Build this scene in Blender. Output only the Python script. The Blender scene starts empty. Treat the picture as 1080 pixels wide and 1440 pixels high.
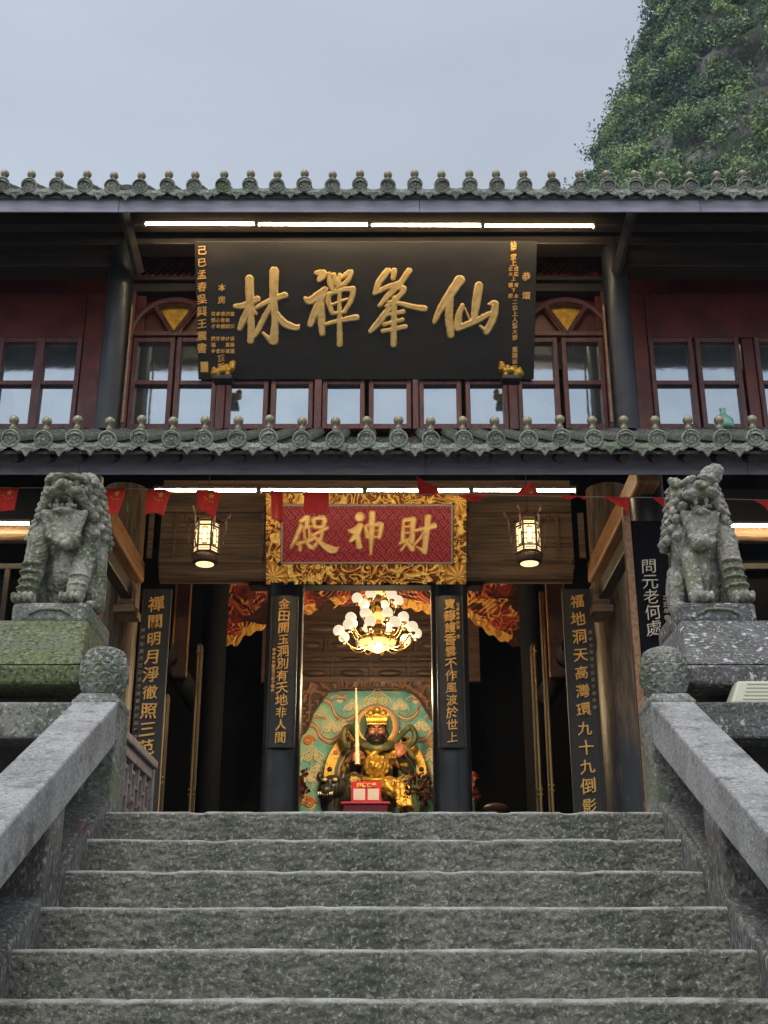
import bpy, bmesh, math, random
import numpy as np
from math import sin, cos, tan, pi, radians, sqrt, atan2, hypot
from mathutils import Vector, Matrix, noise as mnoise

S = bpy.context.scene
COL = S.collection
random.seed(7)

# ------------------------------------------------------------------ camera
F_PX, PITCH, EYE = 1730.0, radians(21.5), 1.55        # focal length in photo pixels (photo 1080 x 1440)
cam_d = bpy.data.cameras.new('camera')
cam = bpy.data.objects.new('camera', cam_d)
COL.objects.link(cam)
cam.location = (0, 0, EYE)
cam.rotation_euler = (pi / 2 + PITCH, 0, 0)
cam_d.sensor_fit = 'VERTICAL'
cam_d.sensor_height = 36
cam_d.lens = F_PX / 1440 * 36
cam_d.clip_end = 3000
S.camera = cam

# ------------------------------------------------------------------ world, sun, exposure
SUN_EL, SUN_AZ = radians(66), radians(200)             # azimuth: direction the light comes from, clockwise from +Y
w = bpy.data.worlds.new('World')
S.world = w
w.use_nodes = True
nt = w.node_tree
nt.nodes.clear()
sky = nt.nodes.new('ShaderNodeTexSky')
sky.sky_type = 'NISHITA'
sky.sun_disc = False
sky.sun_elevation = SUN_EL
sky.sun_rotation = SUN_AZ
sky.air_density = 1.6
sky.dust_density = 2.5
sky.ozone_density = 1.5
hs = nt.nodes.new('ShaderNodeHueSaturation')
hs.inputs['Saturation'].default_value = 0.42
bg = nt.nodes.new('ShaderNodeBackground')
bg.inputs['Strength'].default_value = 0.087
wo = nt.nodes.new('ShaderNodeOutputWorld')
nt.links.new(sky.outputs[0], hs.inputs['Color'])
wtc = nt.nodes.new('ShaderNodeTexCoord')          # faint overcast structure
wmp = nt.nodes.new('ShaderNodeMapping')
wmp.inputs['Scale'].default_value = (1, 1, 3)
wnz = nt.nodes.new('ShaderNodeTexNoise')
wnz.inputs['Scale'].default_value = 2.6
wnz.inputs['Detail'].default_value = 5
wmr = nt.nodes.new('ShaderNodeMapRange')
wmr.inputs['From Min'].default_value, wmr.inputs['From Max'].default_value = .3, .7
wmr.inputs['To Min'].default_value, wmr.inputs['To Max'].default_value = .93, 1.07
wmx = nt.nodes.new('ShaderNodeMix')
wmx.data_type, wmx.blend_type = 'RGBA', 'MULTIPLY'
wmx.inputs['Factor'].default_value = 1
nt.links.new(wtc.outputs['Generated'], wmp.inputs['Vector'])
nt.links.new(wmp.outputs[0], wnz.inputs['Vector'])
nt.links.new(wnz.outputs['Fac'], wmr.inputs['Value'])
nt.links.new(hs.outputs[0], wmx.inputs['A'])
nt.links.new(wmr.outputs[0], wmx.inputs['B'])
nt.links.new(wmx.outputs['Result'], bg.inputs['Color'])
nt.links.new(bg.outputs[0], wo.inputs['Surface'])

sd = bpy.data.lights.new('sun', 'SUN')
sd.energy = 0.5
sd.angle = radians(25)
sd.color = (1, 0.97, 0.92)
sun = bpy.data.objects.new('sun', sd)
COL.objects.link(sun)
sun.rotation_euler = Vector((-sin(SUN_AZ) * cos(SUN_EL), -cos(SUN_AZ) * cos(SUN_EL), -sin(SUN_EL))).to_track_quat('-Z', 'Y').to_euler()

S.view_settings.view_transform = 'Standard'
S.view_settings.look = 'None'
S.view_settings.exposure = 1.1
S.view_settings.gamma = 1.0
S.render.engine = 'CYCLES'
S.cycles.use_denoising = True
S.cycles.max_bounces = 6
S.cycles.sample_clamp_indirect = 4.0


def at(px, py, Y):
    """a point seen at photo pixel (px, py) that stands at real depth Y"""
    V = 720 - py
    t = Y / (F_PX * cos(PITCH) - V * sin(PITCH))
    return Vector(((px - 540) * t, Y, EYE + (F_PX * sin(PITCH) + V * cos(PITCH)) * t))


def zat(py, Y):
    return at(540, py, Y).z


# ------------------------------------------------------------------ materials
def material(name, base, rough=0.6, metal=0.0, layers=(), bumps=(), emit=None, strength=0.0, coat=0.0, spec=0.5,
             trans=0.0, coords='Object', rough_var=None):
    """layers: dicts (kind, scale, color, lo, hi, fac, stretch, detail, mask_z)   bumps: (kind, scale, strength, dist, stretch)"""
    m = bpy.data.materials.new(name)
    m.use_nodes = True
    t = m.node_tree
    N, L = t.nodes, t.links
    p = N['Principled BSDF']
    p.inputs['Roughness'].default_value = rough
    p.inputs['Metallic'].default_value = metal
    p.inputs['Specular IOR Level'].default_value = spec
    p.inputs['Coat Weight'].default_value = coat
    p.inputs['Transmission Weight'].default_value = trans
    tc = N.new('ShaderNodeTexCoord')

    def tex(kind, scale, stretch, detail=6.0):
        mp = N.new('ShaderNodeMapping')
        mp.inputs['Scale'].default_value = stretch
        L.new(tc.outputs[coords], mp.inputs['Vector'])
        if kind == 'noise':
            n = N.new('ShaderNodeTexNoise')
            n.inputs['Detail'].default_value = detail
            n.inputs['Roughness'].default_value = 0.62
            out = n.outputs['Fac']
        elif kind == 'voronoi':
            n = N.new('ShaderNodeTexVoronoi')
            out = n.outputs['Distance']
        elif kind == 'crack':
            n = N.new('ShaderNodeTexVoronoi')
            n.feature = 'DISTANCE_TO_EDGE'
            out = n.outputs['Distance']
        elif kind == 'wave':
            n = N.new('ShaderNodeTexWave')
            n.inputs['Distortion'].default_value = 6
            n.inputs['Detail'].default_value = 3
            out = n.outputs['Fac']
        n.inputs['Scale'].default_value = scale
        L.new(mp.outputs[0], n.inputs['Vector'])
        return out

    rgb = N.new('ShaderNodeRGB')
    rgb.outputs[0].default_value = (*base, 1)
    cur = rgb.outputs[0]
    for ly in layers:
        kind = ly.get('kind', 'noise')
        if kind == 'attr':
            a = N.new('ShaderNodeAttribute')
            a.attribute_name = ly['attr']
            src = a.outputs['Fac']
        elif kind == 'z':
            sp = N.new('ShaderNodeSeparateXYZ')
            L.new(tc.outputs[coords], sp.inputs[0])
            src = sp.outputs['Z']
        else:
            src = tex(kind, ly.get('scale', 5), ly.get('stretch', (1, 1, 1)), ly.get('detail', 6))
        mr = N.new('ShaderNodeMapRange')
        mr.interpolation_type = 'SMOOTHSTEP'
        mr.inputs['From Min'].default_value = ly.get('lo', .4)
        mr.inputs['From Max'].default_value = ly.get('hi', .6)
        mr.inputs['To Max'].default_value = ly.get('fac', 1)
        L.new(src, mr.inputs['Value'])
        f = mr.outputs[0]
        if 'brk' in ly:
            b2 = tex('noise', ly['brk'][0], ly.get('bstretch', (1, 1, 1)))
            m2 = N.new('ShaderNodeMapRange')
            m2.inputs['From Min'].default_value = ly['brk'][1]
            m2.inputs['From Max'].default_value = ly['brk'][2]
            L.new(b2, m2.inputs['Value'])
            mu = N.new('ShaderNodeMath')
            mu.operation = 'MULTIPLY'
            L.new(f, mu.inputs[0])
            L.new(m2.outputs[0], mu.inputs[1])
            f = mu.outputs[0]
        mx = N.new('ShaderNodeMix')
        mx.data_type = 'RGBA'
        L.new(f, mx.inputs['Factor'])
        L.new(cur, mx.inputs['A'])
        mx.inputs['B'].default_value = (*ly['color'], 1)
        cur = mx.outputs['Result']
    L.new(cur, p.inputs['Base Color'])
    if rough_var:
        n = tex('noise', rough_var[0], (1, 1, 1))
        mr = N.new('ShaderNodeMapRange')
        mr.inputs['From Min'].default_value = .3
        mr.inputs['From Max'].default_value = .7
        mr.inputs['To Min'].default_value = rough_var[1]
        mr.inputs['To Max'].default_value = rough_var[2]
        L.new(n, mr.inputs['Value'])
        L.new(mr.outputs[0], p.inputs['Roughness'])
    prev = None
    for b in bumps:
        kind, scale, st, dist = b[:4]
        bn = N.new('ShaderNodeBump')
        bn.inputs['Strength'].default_value = st
        bn.inputs['Distance'].default_value = dist
        L.new(tex(kind, scale, b[4] if len(b) > 4 else (1, 1, 1)), bn.inputs['Height'])
        if prev:
            L.new(prev, bn.inputs['Normal'])
        prev = bn.outputs[0]
    if prev:
        L.new(prev, p.inputs['Normal'])
    if emit:
        p.inputs['Emission Color'].default_value = (*emit, 1)
        p.inputs['Emission Strength'].default_value = strength
    return m


MAT = {}


def mk(name, *a, **k):
    MAT[name] = material(name, *a, **k)


moss = (.075, .088, .042)
mk('step_stone', (.225, .218, .186), .9, layers=[
    dict(scale=3, color=(.165, .165, .14), lo=.40, hi=.62, fac=.8),
    dict(scale=1.6, color=(.085, .105, .06), lo=.46, hi=.62, fac=.75),
    dict(scale=5, color=(.07, .068, .055), lo=.54, hi=.66, fac=.6, stretch=(1, 1, .4)),
    dict(scale=48, color=(.075, .077, .066), lo=.52, hi=.60, fac=.75),
    dict(scale=64, color=(.46, .455, .42), lo=.54, hi=.63, fac=.65),
    dict(kind='z', color=(.50, .50, .47), lo=-.018, hi=-.005, fac=.9, brk=(11, .36, .58), bstretch=(.5, 1, 1))],  # pale worn front edge, also painting in the sky-lit line of the nosing
   bumps=[('noise', 42, 1.0, .016, (1, 1, 1.3)), ('noise', 90, 1.0, .010)])
mk('rail_stone', (.36, .36, .365), .88, layers=[
    dict(scale=3.4, color=(.23, .23, .228), lo=.40, hi=.62, fac=.85),
    dict(scale=48, color=(.52, .52, .52), lo=.53, hi=.64, fac=.6),
    dict(scale=62, color=(.11, .11, .112), lo=.53, hi=.62, fac=.7),
    dict(scale=7, color=(.085, .082, .072), lo=.53, hi=.66, fac=.65)],
   bumps=[('noise', 30, .8, .014), ('noise', 90, .9, .008)])
mk('knee_stone', (.17, .165, .155), .9, layers=[
    dict(scale=3.4, color=(.09, .085, .075), lo=.40, hi=.62, fac=.85),
    dict(scale=52, color=(.40, .40, .39), lo=.53, hi=.62, fac=.7, stretch=(1, 1, .5)),
    dict(scale=60, color=(.045, .045, .042), lo=.52, hi=.60, fac=.8, stretch=(1, 1, .4)),
    dict(scale=2.4, color=(.20, .10, .085), lo=.60, hi=.72, fac=.5)],
   bumps=[('noise', 30, .9, .016), ('noise', 90, .9, .008)])
mk('carved_stone', (.22, .22, .205), .9, layers=[
    dict(scale=5, color=(.11, .12, .095), lo=.4, hi=.6, fac=.9),
    dict(scale=50, color=(.48, .49, .45), lo=.53, hi=.63, fac=.75),
    dict(scale=40, color=(.06, .064, .055), lo=.52, hi=.62, fac=.75),
    dict(scale=3, color=(.14, .165, .08), lo=.5, hi=.62, fac=.6)],
   bumps=[('noise', 40, .8, .012), ('noise', 100, .8, .006)])
mk('mossy_stone', (.15, .155, .11), .95, layers=[
    dict(scale=6, color=(.125, .15, .055), lo=.32, hi=.58, fac=.85),
    dict(scale=45, color=(.32, .36, .20), lo=.52, hi=.62, fac=.65),
    dict(scale=38, color=(.04, .05, .024), lo=.50, hi=.60, fac=.85)],
   bumps=[('noise', 28, 1.0, .022), ('noise', 80, .9, .01)])
mk('lichen_stone', (.13, .128, .13), .93, layers=[
    dict(scale=7, color=(.075, .075, .07), lo=.42, hi=.6, fac=.8),
    dict(scale=60, color=(.04, .04, .04), lo=.53, hi=.62, fac=.8),
    dict(scale=50, color=(.32, .32, .31), lo=.54, hi=.62, fac=.8),
    dict(scale=24, color=(.56, .56, .55), lo=.585, hi=.63, fac=.9)],
   bumps=[('noise', 36, .9, .016), ('noise', 100, .8, .007)])
mk('lion_stone_green', (.285, .28, .23), .92, layers=[
    dict(scale=7, color=(.105, .115, .065), lo=.42, hi=.58, fac=.85),
    dict(scale=45, color=(.50, .52, .45), lo=.53, hi=.63, fac=.65),
    dict(scale=42, color=(.08, .085, .065), lo=.54, hi=.64, fac=.6)],
   bumps=[('noise', 60, .6, .006), ('noise', 120, .5, .004)])
mk('lion_stone_grey', (.27, .255, .225), .92, layers=[
    dict(scale=5.5, color=(.135, .15, .07), lo=.45, hi=.62, fac=.8),
    dict(scale=42, color=(.08, .08, .07), lo=.54, hi=.64, fac=.65),
    dict(scale=40, color=(.56, .56, .53), lo=.555, hi=.63, fac=.75)],
   bumps=[('noise', 60, .6, .006), ('noise', 120, .5, .004)])
mk('dark_stone', (.06, .06, .056), .9, layers=[dict(scale=40, color=(.14, .14, .13), lo=.55, hi=.7, fac=.7)],
   bumps=[('noise', 30, .6, .012)])
mk('paving', (.16, .16, .15), .85, layers=[dict(scale=3, color=(.09, .09, .085), fac=.8), dict(scale=60, color=(.28, .28, .27), lo=.55, hi=.7, fac=.6)],
   bumps=[('noise', 30, .4, .01)])
mk('roof_tile', (.085, .088, .08), .85, layers=[
    dict(scale=6, color=(.045, .05, .042), lo=.4, hi=.6, fac=.9),
    dict(scale=45, color=(.24, .25, .22), lo=.54, hi=.64, fac=.7),
    dict(scale=35, color=(.02, .022, .02), lo=.53, hi=.64, fac=.7)],
   bumps=[('noise', 60, .7, .008)])
mk('tile_cap', (.34, .355, .31), .8, layers=[
    dict(scale=4, color=(.20, .215, .175), lo=.42, hi=.6, fac=.85),
    dict(scale=60, color=(.58, .60, .54), lo=.53, hi=.62, fac=.75),
    dict(scale=50, color=(.04, .045, .04), lo=.54, hi=.64, fac=.7),
    dict(scale=1.1, color=(.15, .20, .10), lo=.55, hi=.7, fac=.6)],
   bumps=[('noise', 60, .8, .007)])
mk('finial_glaze', (.30, .26, .16), .4, coat=.3, layers=[dict(scale=20, color=(.09, .085, .055), lo=.4, hi=.6, fac=.9),
   dict(scale=60, color=(.45, .42, .30), lo=.58, hi=.68, fac=.7)], bumps=[('noise', 60, .3, .003)])
mk('fascia_paint', (.33, .32, .40), .5, layers=[
    dict(scale=3, color=(.24, .23, .29), lo=.4, hi=.6, fac=.8, stretch=(1, 1, 6)),
    dict(scale=30, color=(.16, .15, .18), lo=.6, hi=.75, fac=.7, stretch=(.3, 1, 2))],
   bumps=[('noise', 20, .25, .004, (.2, 1, 3))])
mk('dark_wood', (.028, .022, .018), .5, layers=[dict(scale=9, color=(.05, .038, .028), lo=.4, hi=.65, stretch=(.15, 1, 3))],
   bumps=[('noise', 18, .3, .005, (.15, 1, 3))])
mk('plank_wood', (.25, .155, .088), .55, layers=[
    dict(scale=10, color=(.075, .052, .036), lo=.4, hi=.62, stretch=(.12, 1, 3.5), fac=.9),
    dict(scale=26, color=(.27, .20, .14), lo=.55, hi=.7, stretch=(.06, 1, 4), fac=.6)],
   bumps=[('noise', 22, .5, .006, (.1, 1, 4))], rough_var=(7, .4, .7))
mk('warm_wood', (.33, .155, .062), .5, layers=[
    dict(scale=9, color=(.17, .075, .03), lo=.42, hi=.64, stretch=(3, .2, 3), fac=.9),
    dict(scale=5, color=(.07, .04, .025), lo=.58, hi=.75, fac=.7)],
   bumps=[('noise', 18, .4, .005, (3, .2, 3))], rough_var=(7, .35, .65))
mk('aged_column', (.20, .13, .075), .45, layers=[
    dict(scale=7, color=(.075, .05, .032), lo=.4, hi=.6, stretch=(3, 3, .3), fac=.9),
    dict(scale=14, color=(.36, .22, .11), lo=.58, hi=.68, stretch=(3, 3, .15), fac=.6),
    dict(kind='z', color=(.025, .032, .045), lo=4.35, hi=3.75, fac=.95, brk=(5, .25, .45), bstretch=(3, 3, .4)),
    dict(scale=6, color=(.34, .36, .40), lo=.66, hi=.69, stretch=(2.4, 2.4, .5), fac=.8)],
   bumps=[('noise', 18, .5, .008, (3, 3, .3))])
mk('black_lacquer', (.012, .014, .020), .42, coat=.08, layers=[dict(scale=4, color=(.022, .024, .03), lo=.45, hi=.7, fac=.8)],
   bumps=[('noise', 9, .12, .004, (1, 1, .3))], rough_var=(5, .34, .6))
mk('board_lacquer', (.024, .022, .023), .40, layers=[dict(scale=3, color=(.036, .031, .029), lo=.4, hi=.7, fac=.9, stretch=(.4, 1, 2))],
   bumps=[('noise', 8, .15, .004, (.3, 1, 1))], rough_var=(3, .34, .55))
mk('red_wall', (.155, .028, .024), .4, layers=[
    dict(scale=3, color=(.085, .016, .016), lo=.4, hi=.62, fac=.9),
    dict(scale=25, color=(.22, .07, .06), lo=.6, hi=.72, fac=.5, stretch=(1, 1, .3))],
   bumps=[('noise', 12, .25, .006)], rough_var=(5, .3, .6))
mk('window_wood', (.15, .058, .058), .5, layers=[
    dict(scale=12, color=(.085, .03, .032), lo=.42, hi=.62, fac=.8, stretch=(2, 1, .5)),
    dict(scale=40, color=(.27, .17, .17), lo=.6, hi=.7, fac=.6)],
   bumps=[('noise', 30, .4, .004, (2, 1, .4))])
mk('glass', (.39, .44, .48), .06, metal=.85, layers=[dict(scale=2.2, color=(.33, .39, .44), lo=.4, hi=.65, fac=.8), dict(scale=40, color=(.28, .30, .32), lo=.58, hi=.7, fac=.5)],
   bumps=[('noise', 2.2, .05, .03)])
mk('gold_letter', (.90, .62, .26), .42, metal=.2, layers=[
    dict(scale=14, color=(.70, .44, .15), lo=.45, hi=.62, fac=.7), dict(scale=50, color=(1.0, .80, .45), lo=.6, hi=.7, fac=.5)],
   bumps=[('noise', 60, .25, .003)])
mk('gold_small', (1.0, .58, .17), .5, metal=.15)
mk('faded_letter', (.34, .28, .19), .6)
mk('pale_letter', (.62, .55, .42), .6)
mk('gilt_carving', (.16, .03, .010), .45, metal=.2, layers=[
    dict(kind='attr', attr='h', color=(.62, .30, .05), lo=.12, hi=.4, fac=1),
    dict(kind='attr', attr='h', color=(.95, .66, .20), lo=.45, hi=.8, fac=1)], bumps=[('noise', 60, .3, .003)])
mk('fret_red', (.12, .010, .016), .5, layers=[
    dict(kind='attr', attr='h', color=(.50, .055, .085), lo=.3, hi=.7, fac=1)])
mk('valance_carving', (.025, .007, .005), .5, metal=.15, layers=[
    dict(kind='attr', attr='h', color=(.30, .06, .016), lo=.25, hi=.6, fac=1),
    dict(scale=2.3, color=(.30, .03, .02), lo=.48, hi=.62, fac=.6),
    dict(kind='attr', attr='g', color=(.5, .26, .05), lo=.5, hi=.75, fac=1)], bumps=[('noise', 60, .3, .004)])
mk('screen_wood', (.05, .022, .012), .45, layers=[
    dict(kind='attr', attr='h', color=(.22, .10, .05), lo=.35, hi=.8, fac=.9)], bumps=[('noise', 50, .3, .003)])
mk('inner_wood', (.10, .05, .028), .5, layers=[dict(scale=9, color=(.05, .025, .015), lo=.4, hi=.6, stretch=(.2, 1, 3))],
   bumps=[('noise', 20, .3, .004, (.2, 1, 3))])
mk('door_red', (.12, .045, .03), .5, layers=[dict(scale=6, color=(.07, .025, .018), lo=.4, hi=.6)])
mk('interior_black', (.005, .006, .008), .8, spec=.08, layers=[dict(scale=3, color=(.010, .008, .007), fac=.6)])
mk('tube_light', (1, 1, 1), .4, emit=(1.0, .78, .46), strength=52.0)
mk('tube_fixture', (.30, .28, .25), .5, layers=[dict(scale=20, color=(.2, .18, .15), fac=.5)])
mk('lamp_glow', (.8, .7, .5), .5, emit=(1.0, .72, .33), strength=.85, layers=[dict(scale=6, color=(1, .85, .6), fac=.5)])
mk('globe_glow', (.22, .20, .16), .4, emit=(1.0, .84, .58), strength=.42, layers=[dict(scale=6, color=(.18, .16, .12), fac=.5)])
mk('bowl_glow', (.15, .12, .06), .4, emit=(1.0, .68, .20), strength=.62, layers=[dict(scale=6, color=(.12, .1, .05), fac=.5)])
mk('brass', (.70, .42, .14), .25, metal=.95, layers=[dict(scale=20, color=(.5, .28, .08), fac=.6)])
mk('lantern_wood', (.035, .014, .010), .45, layers=[dict(scale=14, color=(.07, .03, .02), fac=.6)])
mk('flag_red', (.88, .035, .02), .7, layers=[dict(scale=14, color=(.72, .028, .018), lo=.4, hi=.7)], bumps=[('noise', 25, .3, .004)])
mk('flag_yellow', (.80, .55, .06), .7)
mk('cord', (.45, .42, .40), .8)
mk('leaf', (.12, .19, .10), .75, layers=[
    dict(kind='attr', attr='tint', color=(.31, .43, .16), lo=.5, hi=1.0, fac=1),
    dict(kind='attr', attr='tint', color=(.038, .085, .075), lo=.45, hi=.05, fac=1)])
mk('cliff_rock', (.27, .26, .26), .95, layers=[
    dict(scale=.35, color=(.05, .085, .035), lo=.44, hi=.52, fac=.95),
    dict(scale=1.6, color=(.10, .085, .075), lo=.45, hi=.62, fac=.8, stretch=(1, 1, .3)),
    dict(scale=3.5, color=(.36, .33, .32), lo=.58, hi=.7, fac=.6, stretch=(1.5, 1.5, .25))],
   bumps=[('noise', 1.2, 1.0, .9, (1.4, 1.4, .3)), ('noise', 4, .8, .25, (1.4, 1.4, .4))])
mk('teal_paint', (.20, .56, .52), .55, layers=[
    dict(scale=4.5, color=(.62, .34, .16), lo=.58, hi=.62, fac=.55),
    dict(scale=2.2, color=(.11, .40, .36), lo=.42, hi=.62), dict(scale=2.6, color=(.58, .66, .30), lo=.50, hi=.64, fac=.85)])
mk('cream_paint', (.90, .84, .58), .55, layers=[dict(scale=9, color=(.70, .58, .30), fac=.6)])
mk('orange_paint', (.72, .26, .08), .55, layers=[dict(scale=9, color=(.65, .30, .09), fac=.6)])
mk('green_paint', (.055, .14, .06), .5, layers=[dict(scale=9, color=(.035, .09, .04), fac=.6)])
mk('leafgreen_paint', (.40, .50, .18), .5, layers=[dict(scale=9, color=(.17, .24, .07), fac=.6)])
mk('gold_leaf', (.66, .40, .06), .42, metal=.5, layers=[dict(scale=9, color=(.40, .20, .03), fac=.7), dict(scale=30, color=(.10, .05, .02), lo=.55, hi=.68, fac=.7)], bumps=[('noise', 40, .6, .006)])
mk('navy_paint', (.02, .025, .06), .5, layers=[dict(scale=9, color=(.04, .03, .05), fac=.6)])
mk('face_red', (.58, .21, .12), .4, layers=[dict(scale=9, color=(.17, .045, .025), fac=.6)])
mk('beard_black', (.010, .009, .008), .5, layers=[dict(scale=9, color=(.02, .018, .015), fac=.6)])
mk('robe_dark', (.10, .085, .05), .45, layers=[dict(scale=6, color=(.02, .02, .018), fac=.7), dict(scale=11, color=(.60, .36, .07), lo=.52, hi=.58, fac=.9), dict(scale=5, color=(.26, .05, .03), lo=.58, hi=.64, fac=.8)],
   bumps=[('noise', 30, .5, .006)])
mk('scarf', (.20, .15, .05), .45, layers=[dict(scale=8, color=(.07, .10, .05), lo=.42, hi=.6), dict(scale=20, color=(.45, .28, .08), lo=.6, hi=.7, fac=.7)])
mk('tiger_black', (.018, .018, .016), .4, layers=[dict(kind='wave', scale=7, color=(.05, .045, .035), lo=.6, hi=.9)])
mk('eye_white', (.5, .4, .2), .4)
mk('sign_red', (.50, .012, .03), .4, layers=[dict(scale=9, color=(.42, .01, .025), fac=.5)])
mk('card_white', (.62, .60, .60), .5, layers=[dict(scale=9, color=(.55, .52, .52), fac=.5)])
mk('box_pink', (.50, .03, .07), .4, layers=[dict(scale=9, color=(.40, .02, .05), fac=.5)])
mk('flower_red', (.30, .03, .02), .6, layers=[dict(scale=20, color=(.10, .012, .012), fac=.8)])
mk('flower_dark', (.035, .02, .012), .6, layers=[dict(scale=20, color=(.10, .02, .018), fac=.8)])
mk('lattice_paint', (.30, .24, .24), .6, layers=[dict(scale=14, color=(.16, .12, .125), lo=.4, hi=.65, fac=.8)], bumps=[('noise', 30, .3, .003)])
mk('pale_plastic', (.50, .50, .38), .45, layers=[dict(kind='wave', scale=16, color=(.40, .40, .30), lo=.5, hi=.9, fac=.5, stretch=(0, 0, 1))])
mk('bottle_glass', (.25, .50, .40), .2, coat=.5)


# ------------------------------------------------------------------ mesh building
class MB:
    def __init__(self):
        self.v, self.f, self.attr, self.parts = [], [], {}, []

    def add(self, verts, faces):
        o = len(self.v)
        self.parts.append((o, len(self.f)))
        self.v += [tuple(p) for p in verts]
        self.f += [tuple(i + o for i in q) for q in faces]
        return o

    def box(self, x0, x1, y0, y1, z0, z1, rot=None, piv=None):
        vs = [Vector((x, y, z)) for z in (z0, z1) for y in (y0, y1) for x in (x0, x1)]
        if rot is not None:
            c = Vector(piv) if piv is not None else Vector(((x0 + x1) / 2, (y0 + y1) / 2, (z0 + z1) / 2))
            vs = [c + rot @ (p - c) for p in vs]
        self.add(vs, [(0, 2, 3, 1), (4, 5, 7, 6), (0, 1, 5, 4), (2, 6, 7, 3), (0, 4, 6, 2), (1, 3, 7, 5)])

    def hexa(self, b, t):
        """b, t: four corners each, counter-clockwise seen from above"""
        self.add(list(b) + list(t), [(3, 2, 1, 0), (4, 5, 6, 7), (0, 1, 5, 4), (1, 2, 6, 5), (2, 3, 7, 6), (3, 0, 4, 7)])

    def prism(self, poly, depth, O, U, W, N):
        """polygon in (U, W) from O, thickness depth along N (front)"""
        n = len(poly)
        O, U, W, N = Vector(O), Vector(U), Vector(W), Vector(N)
        a = [O + U * x + W * z for x, z in poly]
        b = [p + N * depth for p in a]
        self.add(a + b, [tuple(range(n))[::-1], tuple(range(n, 2 * n))] + [(i, (i + 1) % n, n + (i + 1) % n, n + i) for i in range(n)])

    def tube(self, pts, r, n=8, cap=True):
        pts = [Vector(p) for p in pts]
        rs = r if isinstance(r, (list, tuple)) else [r] * len(pts)
        vs = []
        up = None
        for i, p in enumerate(pts):
            d = (pts[min(i + 1, len(pts) - 1)] - pts[max(i - 1, 0)])
            if d.length < 1e-9:
                d = Vector((0, 0, 1))
            d.normalize()
            if up is None:
                up = Vector((0, 0, 1)) if abs(d.z) < .9 else Vector((1, 0, 0))
            a = d.cross(up)
            if a.length < 1e-6:
                a = d.orthogonal()
            a.normalize()
            b = a.cross(d)
            up = b
            vs += [p + (a * cos(2 * pi * k / n) + b * sin(2 * pi * k / n)) * rs[i] for k in range(n)]
        fs = [(i * n + k, i * n + (k + 1) % n, (i + 1) * n + (k + 1) % n, (i + 1) * n + k) for i in range(len(pts) - 1) for k in range(n)]
        if cap:
            fs += [tuple(range(n))[::-1], tuple(range((len(pts) - 1) * n, len(pts) * n))]
        self.add(vs, fs)

    def lathe(self, prof, n=16, O=(0, 0, 0), axis=(0, 0, 1), fn=None):
        O, A = Vector(O), Vector(axis).normalized()
        q = A.to_track_quat('Z', 'Y')
        vs = []
        for j, (r, h) in enumerate(prof):
            for k in range(n):
                t = 2 * pi * k / n
                rr = r + (fn(t, h, r) if fn else 0)
                vs.append(O + q @ Vector((rr * cos(t), rr * sin(t), h)))
        m = len(prof)
        fs = [(j * n + k, j * n + (k + 1) % n, (j + 1) * n + (k + 1) % n, (j + 1) * n + k) for j in range(m - 1) for k in range(n)]
        fs += [tuple(range(n))[::-1], tuple(range((m - 1) * n, m * n))]
        self.add(vs, fs)

    def ball(self, c, r, n=12, m=8, rot=None):
        c = Vector(c)
        R = Vector((r, r, r)) if not isinstance(r, (tuple, list)) else Vector(r)
        vs = [Vector((0, 0, -1))]
        for j in range(1, m):
            a = -pi / 2 + pi * j / m
            vs += [Vector((cos(a) * cos(2 * pi * k / n), cos(a) * sin(2 * pi * k / n), sin(a))) for k in range(n)]
        vs.append(Vector((0, 0, 1)))
        out = []
        for p in vs:
            q = Vector((p.x * R.x, p.y * R.y, p.z * R.z))
            if rot is not None:
                q = rot @ q
            out.append(c + q)
        fs = [(0, 1 + (k + 1) % n, 1 + k) for k in range(n)]
        for j in range(m - 2):
            fs += [(1 + j * n + k, 1 + j * n + (k + 1) % n, 1 + (j + 1) * n + (k + 1) % n, 1 + (j + 1) * n + k) for k in range(n)]
        last = len(vs) - 1
        fs += [(1 + (m - 2) * n + k, 1 + (m - 2) * n + (k + 1) % n, last) for k in range(n)]
        self.add(out, fs)

    def build(self, name, mat, parent=None, smooth=False, bevel=0, segs=2, auto=None):
        me = bpy.data.meshes.new(name)
        me.from_pydata([tuple(p) for p in self.v], [], self.f)
        for an, vals in self.attr.items():
            a = me.attributes.new(an, 'FLOAT', 'POINT')
            a.data.foreach_set('value', np.asarray(vals, dtype=np.float32))
        me.update()
        return link(name, me, mat, parent, smooth, bevel, segs, auto)


    def build_each(self, name, mat, parent=None, **k):
        """every added solid becomes an object of its own"""
        ends = self.parts[1:] + [(len(self.v), len(self.f))]
        out = []
        for (v0, f0), (v1, f1) in zip(self.parts, ends):
            q = MB()
            q.v = self.v[v0:v1]
            q.f = [tuple(i - v0 for i in f) for f in self.f[f0:f1]]
            out.append(q.build(name, mat, parent, **k))
        return out


def link(name, me, mat, parent=None, smooth=False, bevel=0, segs=2, auto=None):
    o = bpy.data.objects.new(name, me)
    me.materials.append(MAT[mat])
    COL.objects.link(o)
    if parent is not None:
        o.parent = parent
        loc = parent.location if parent.parent is None else Vector((0, 0, 0))
        if not parent.get('local_frame'):
            o.matrix_parent_inverse = Matrix.Translation(-Vector(loc))
    if smooth:
        me.shade_smooth()
        if auto is not None:
            me.set_sharp_from_angle(angle=radians(auto))
    if bevel:
        b = o.modifiers.new('bevel', 'BEVEL')
        b.width = bevel
        b.segments = segs
        b.limit_method = 'ANGLE'
        b.angle_limit = radians(35)
    return o


def tag(o, label, cat, group=None):
    o['label'], o['category'] = label, cat
    if group:
        o['group'] = group
    return o


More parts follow.
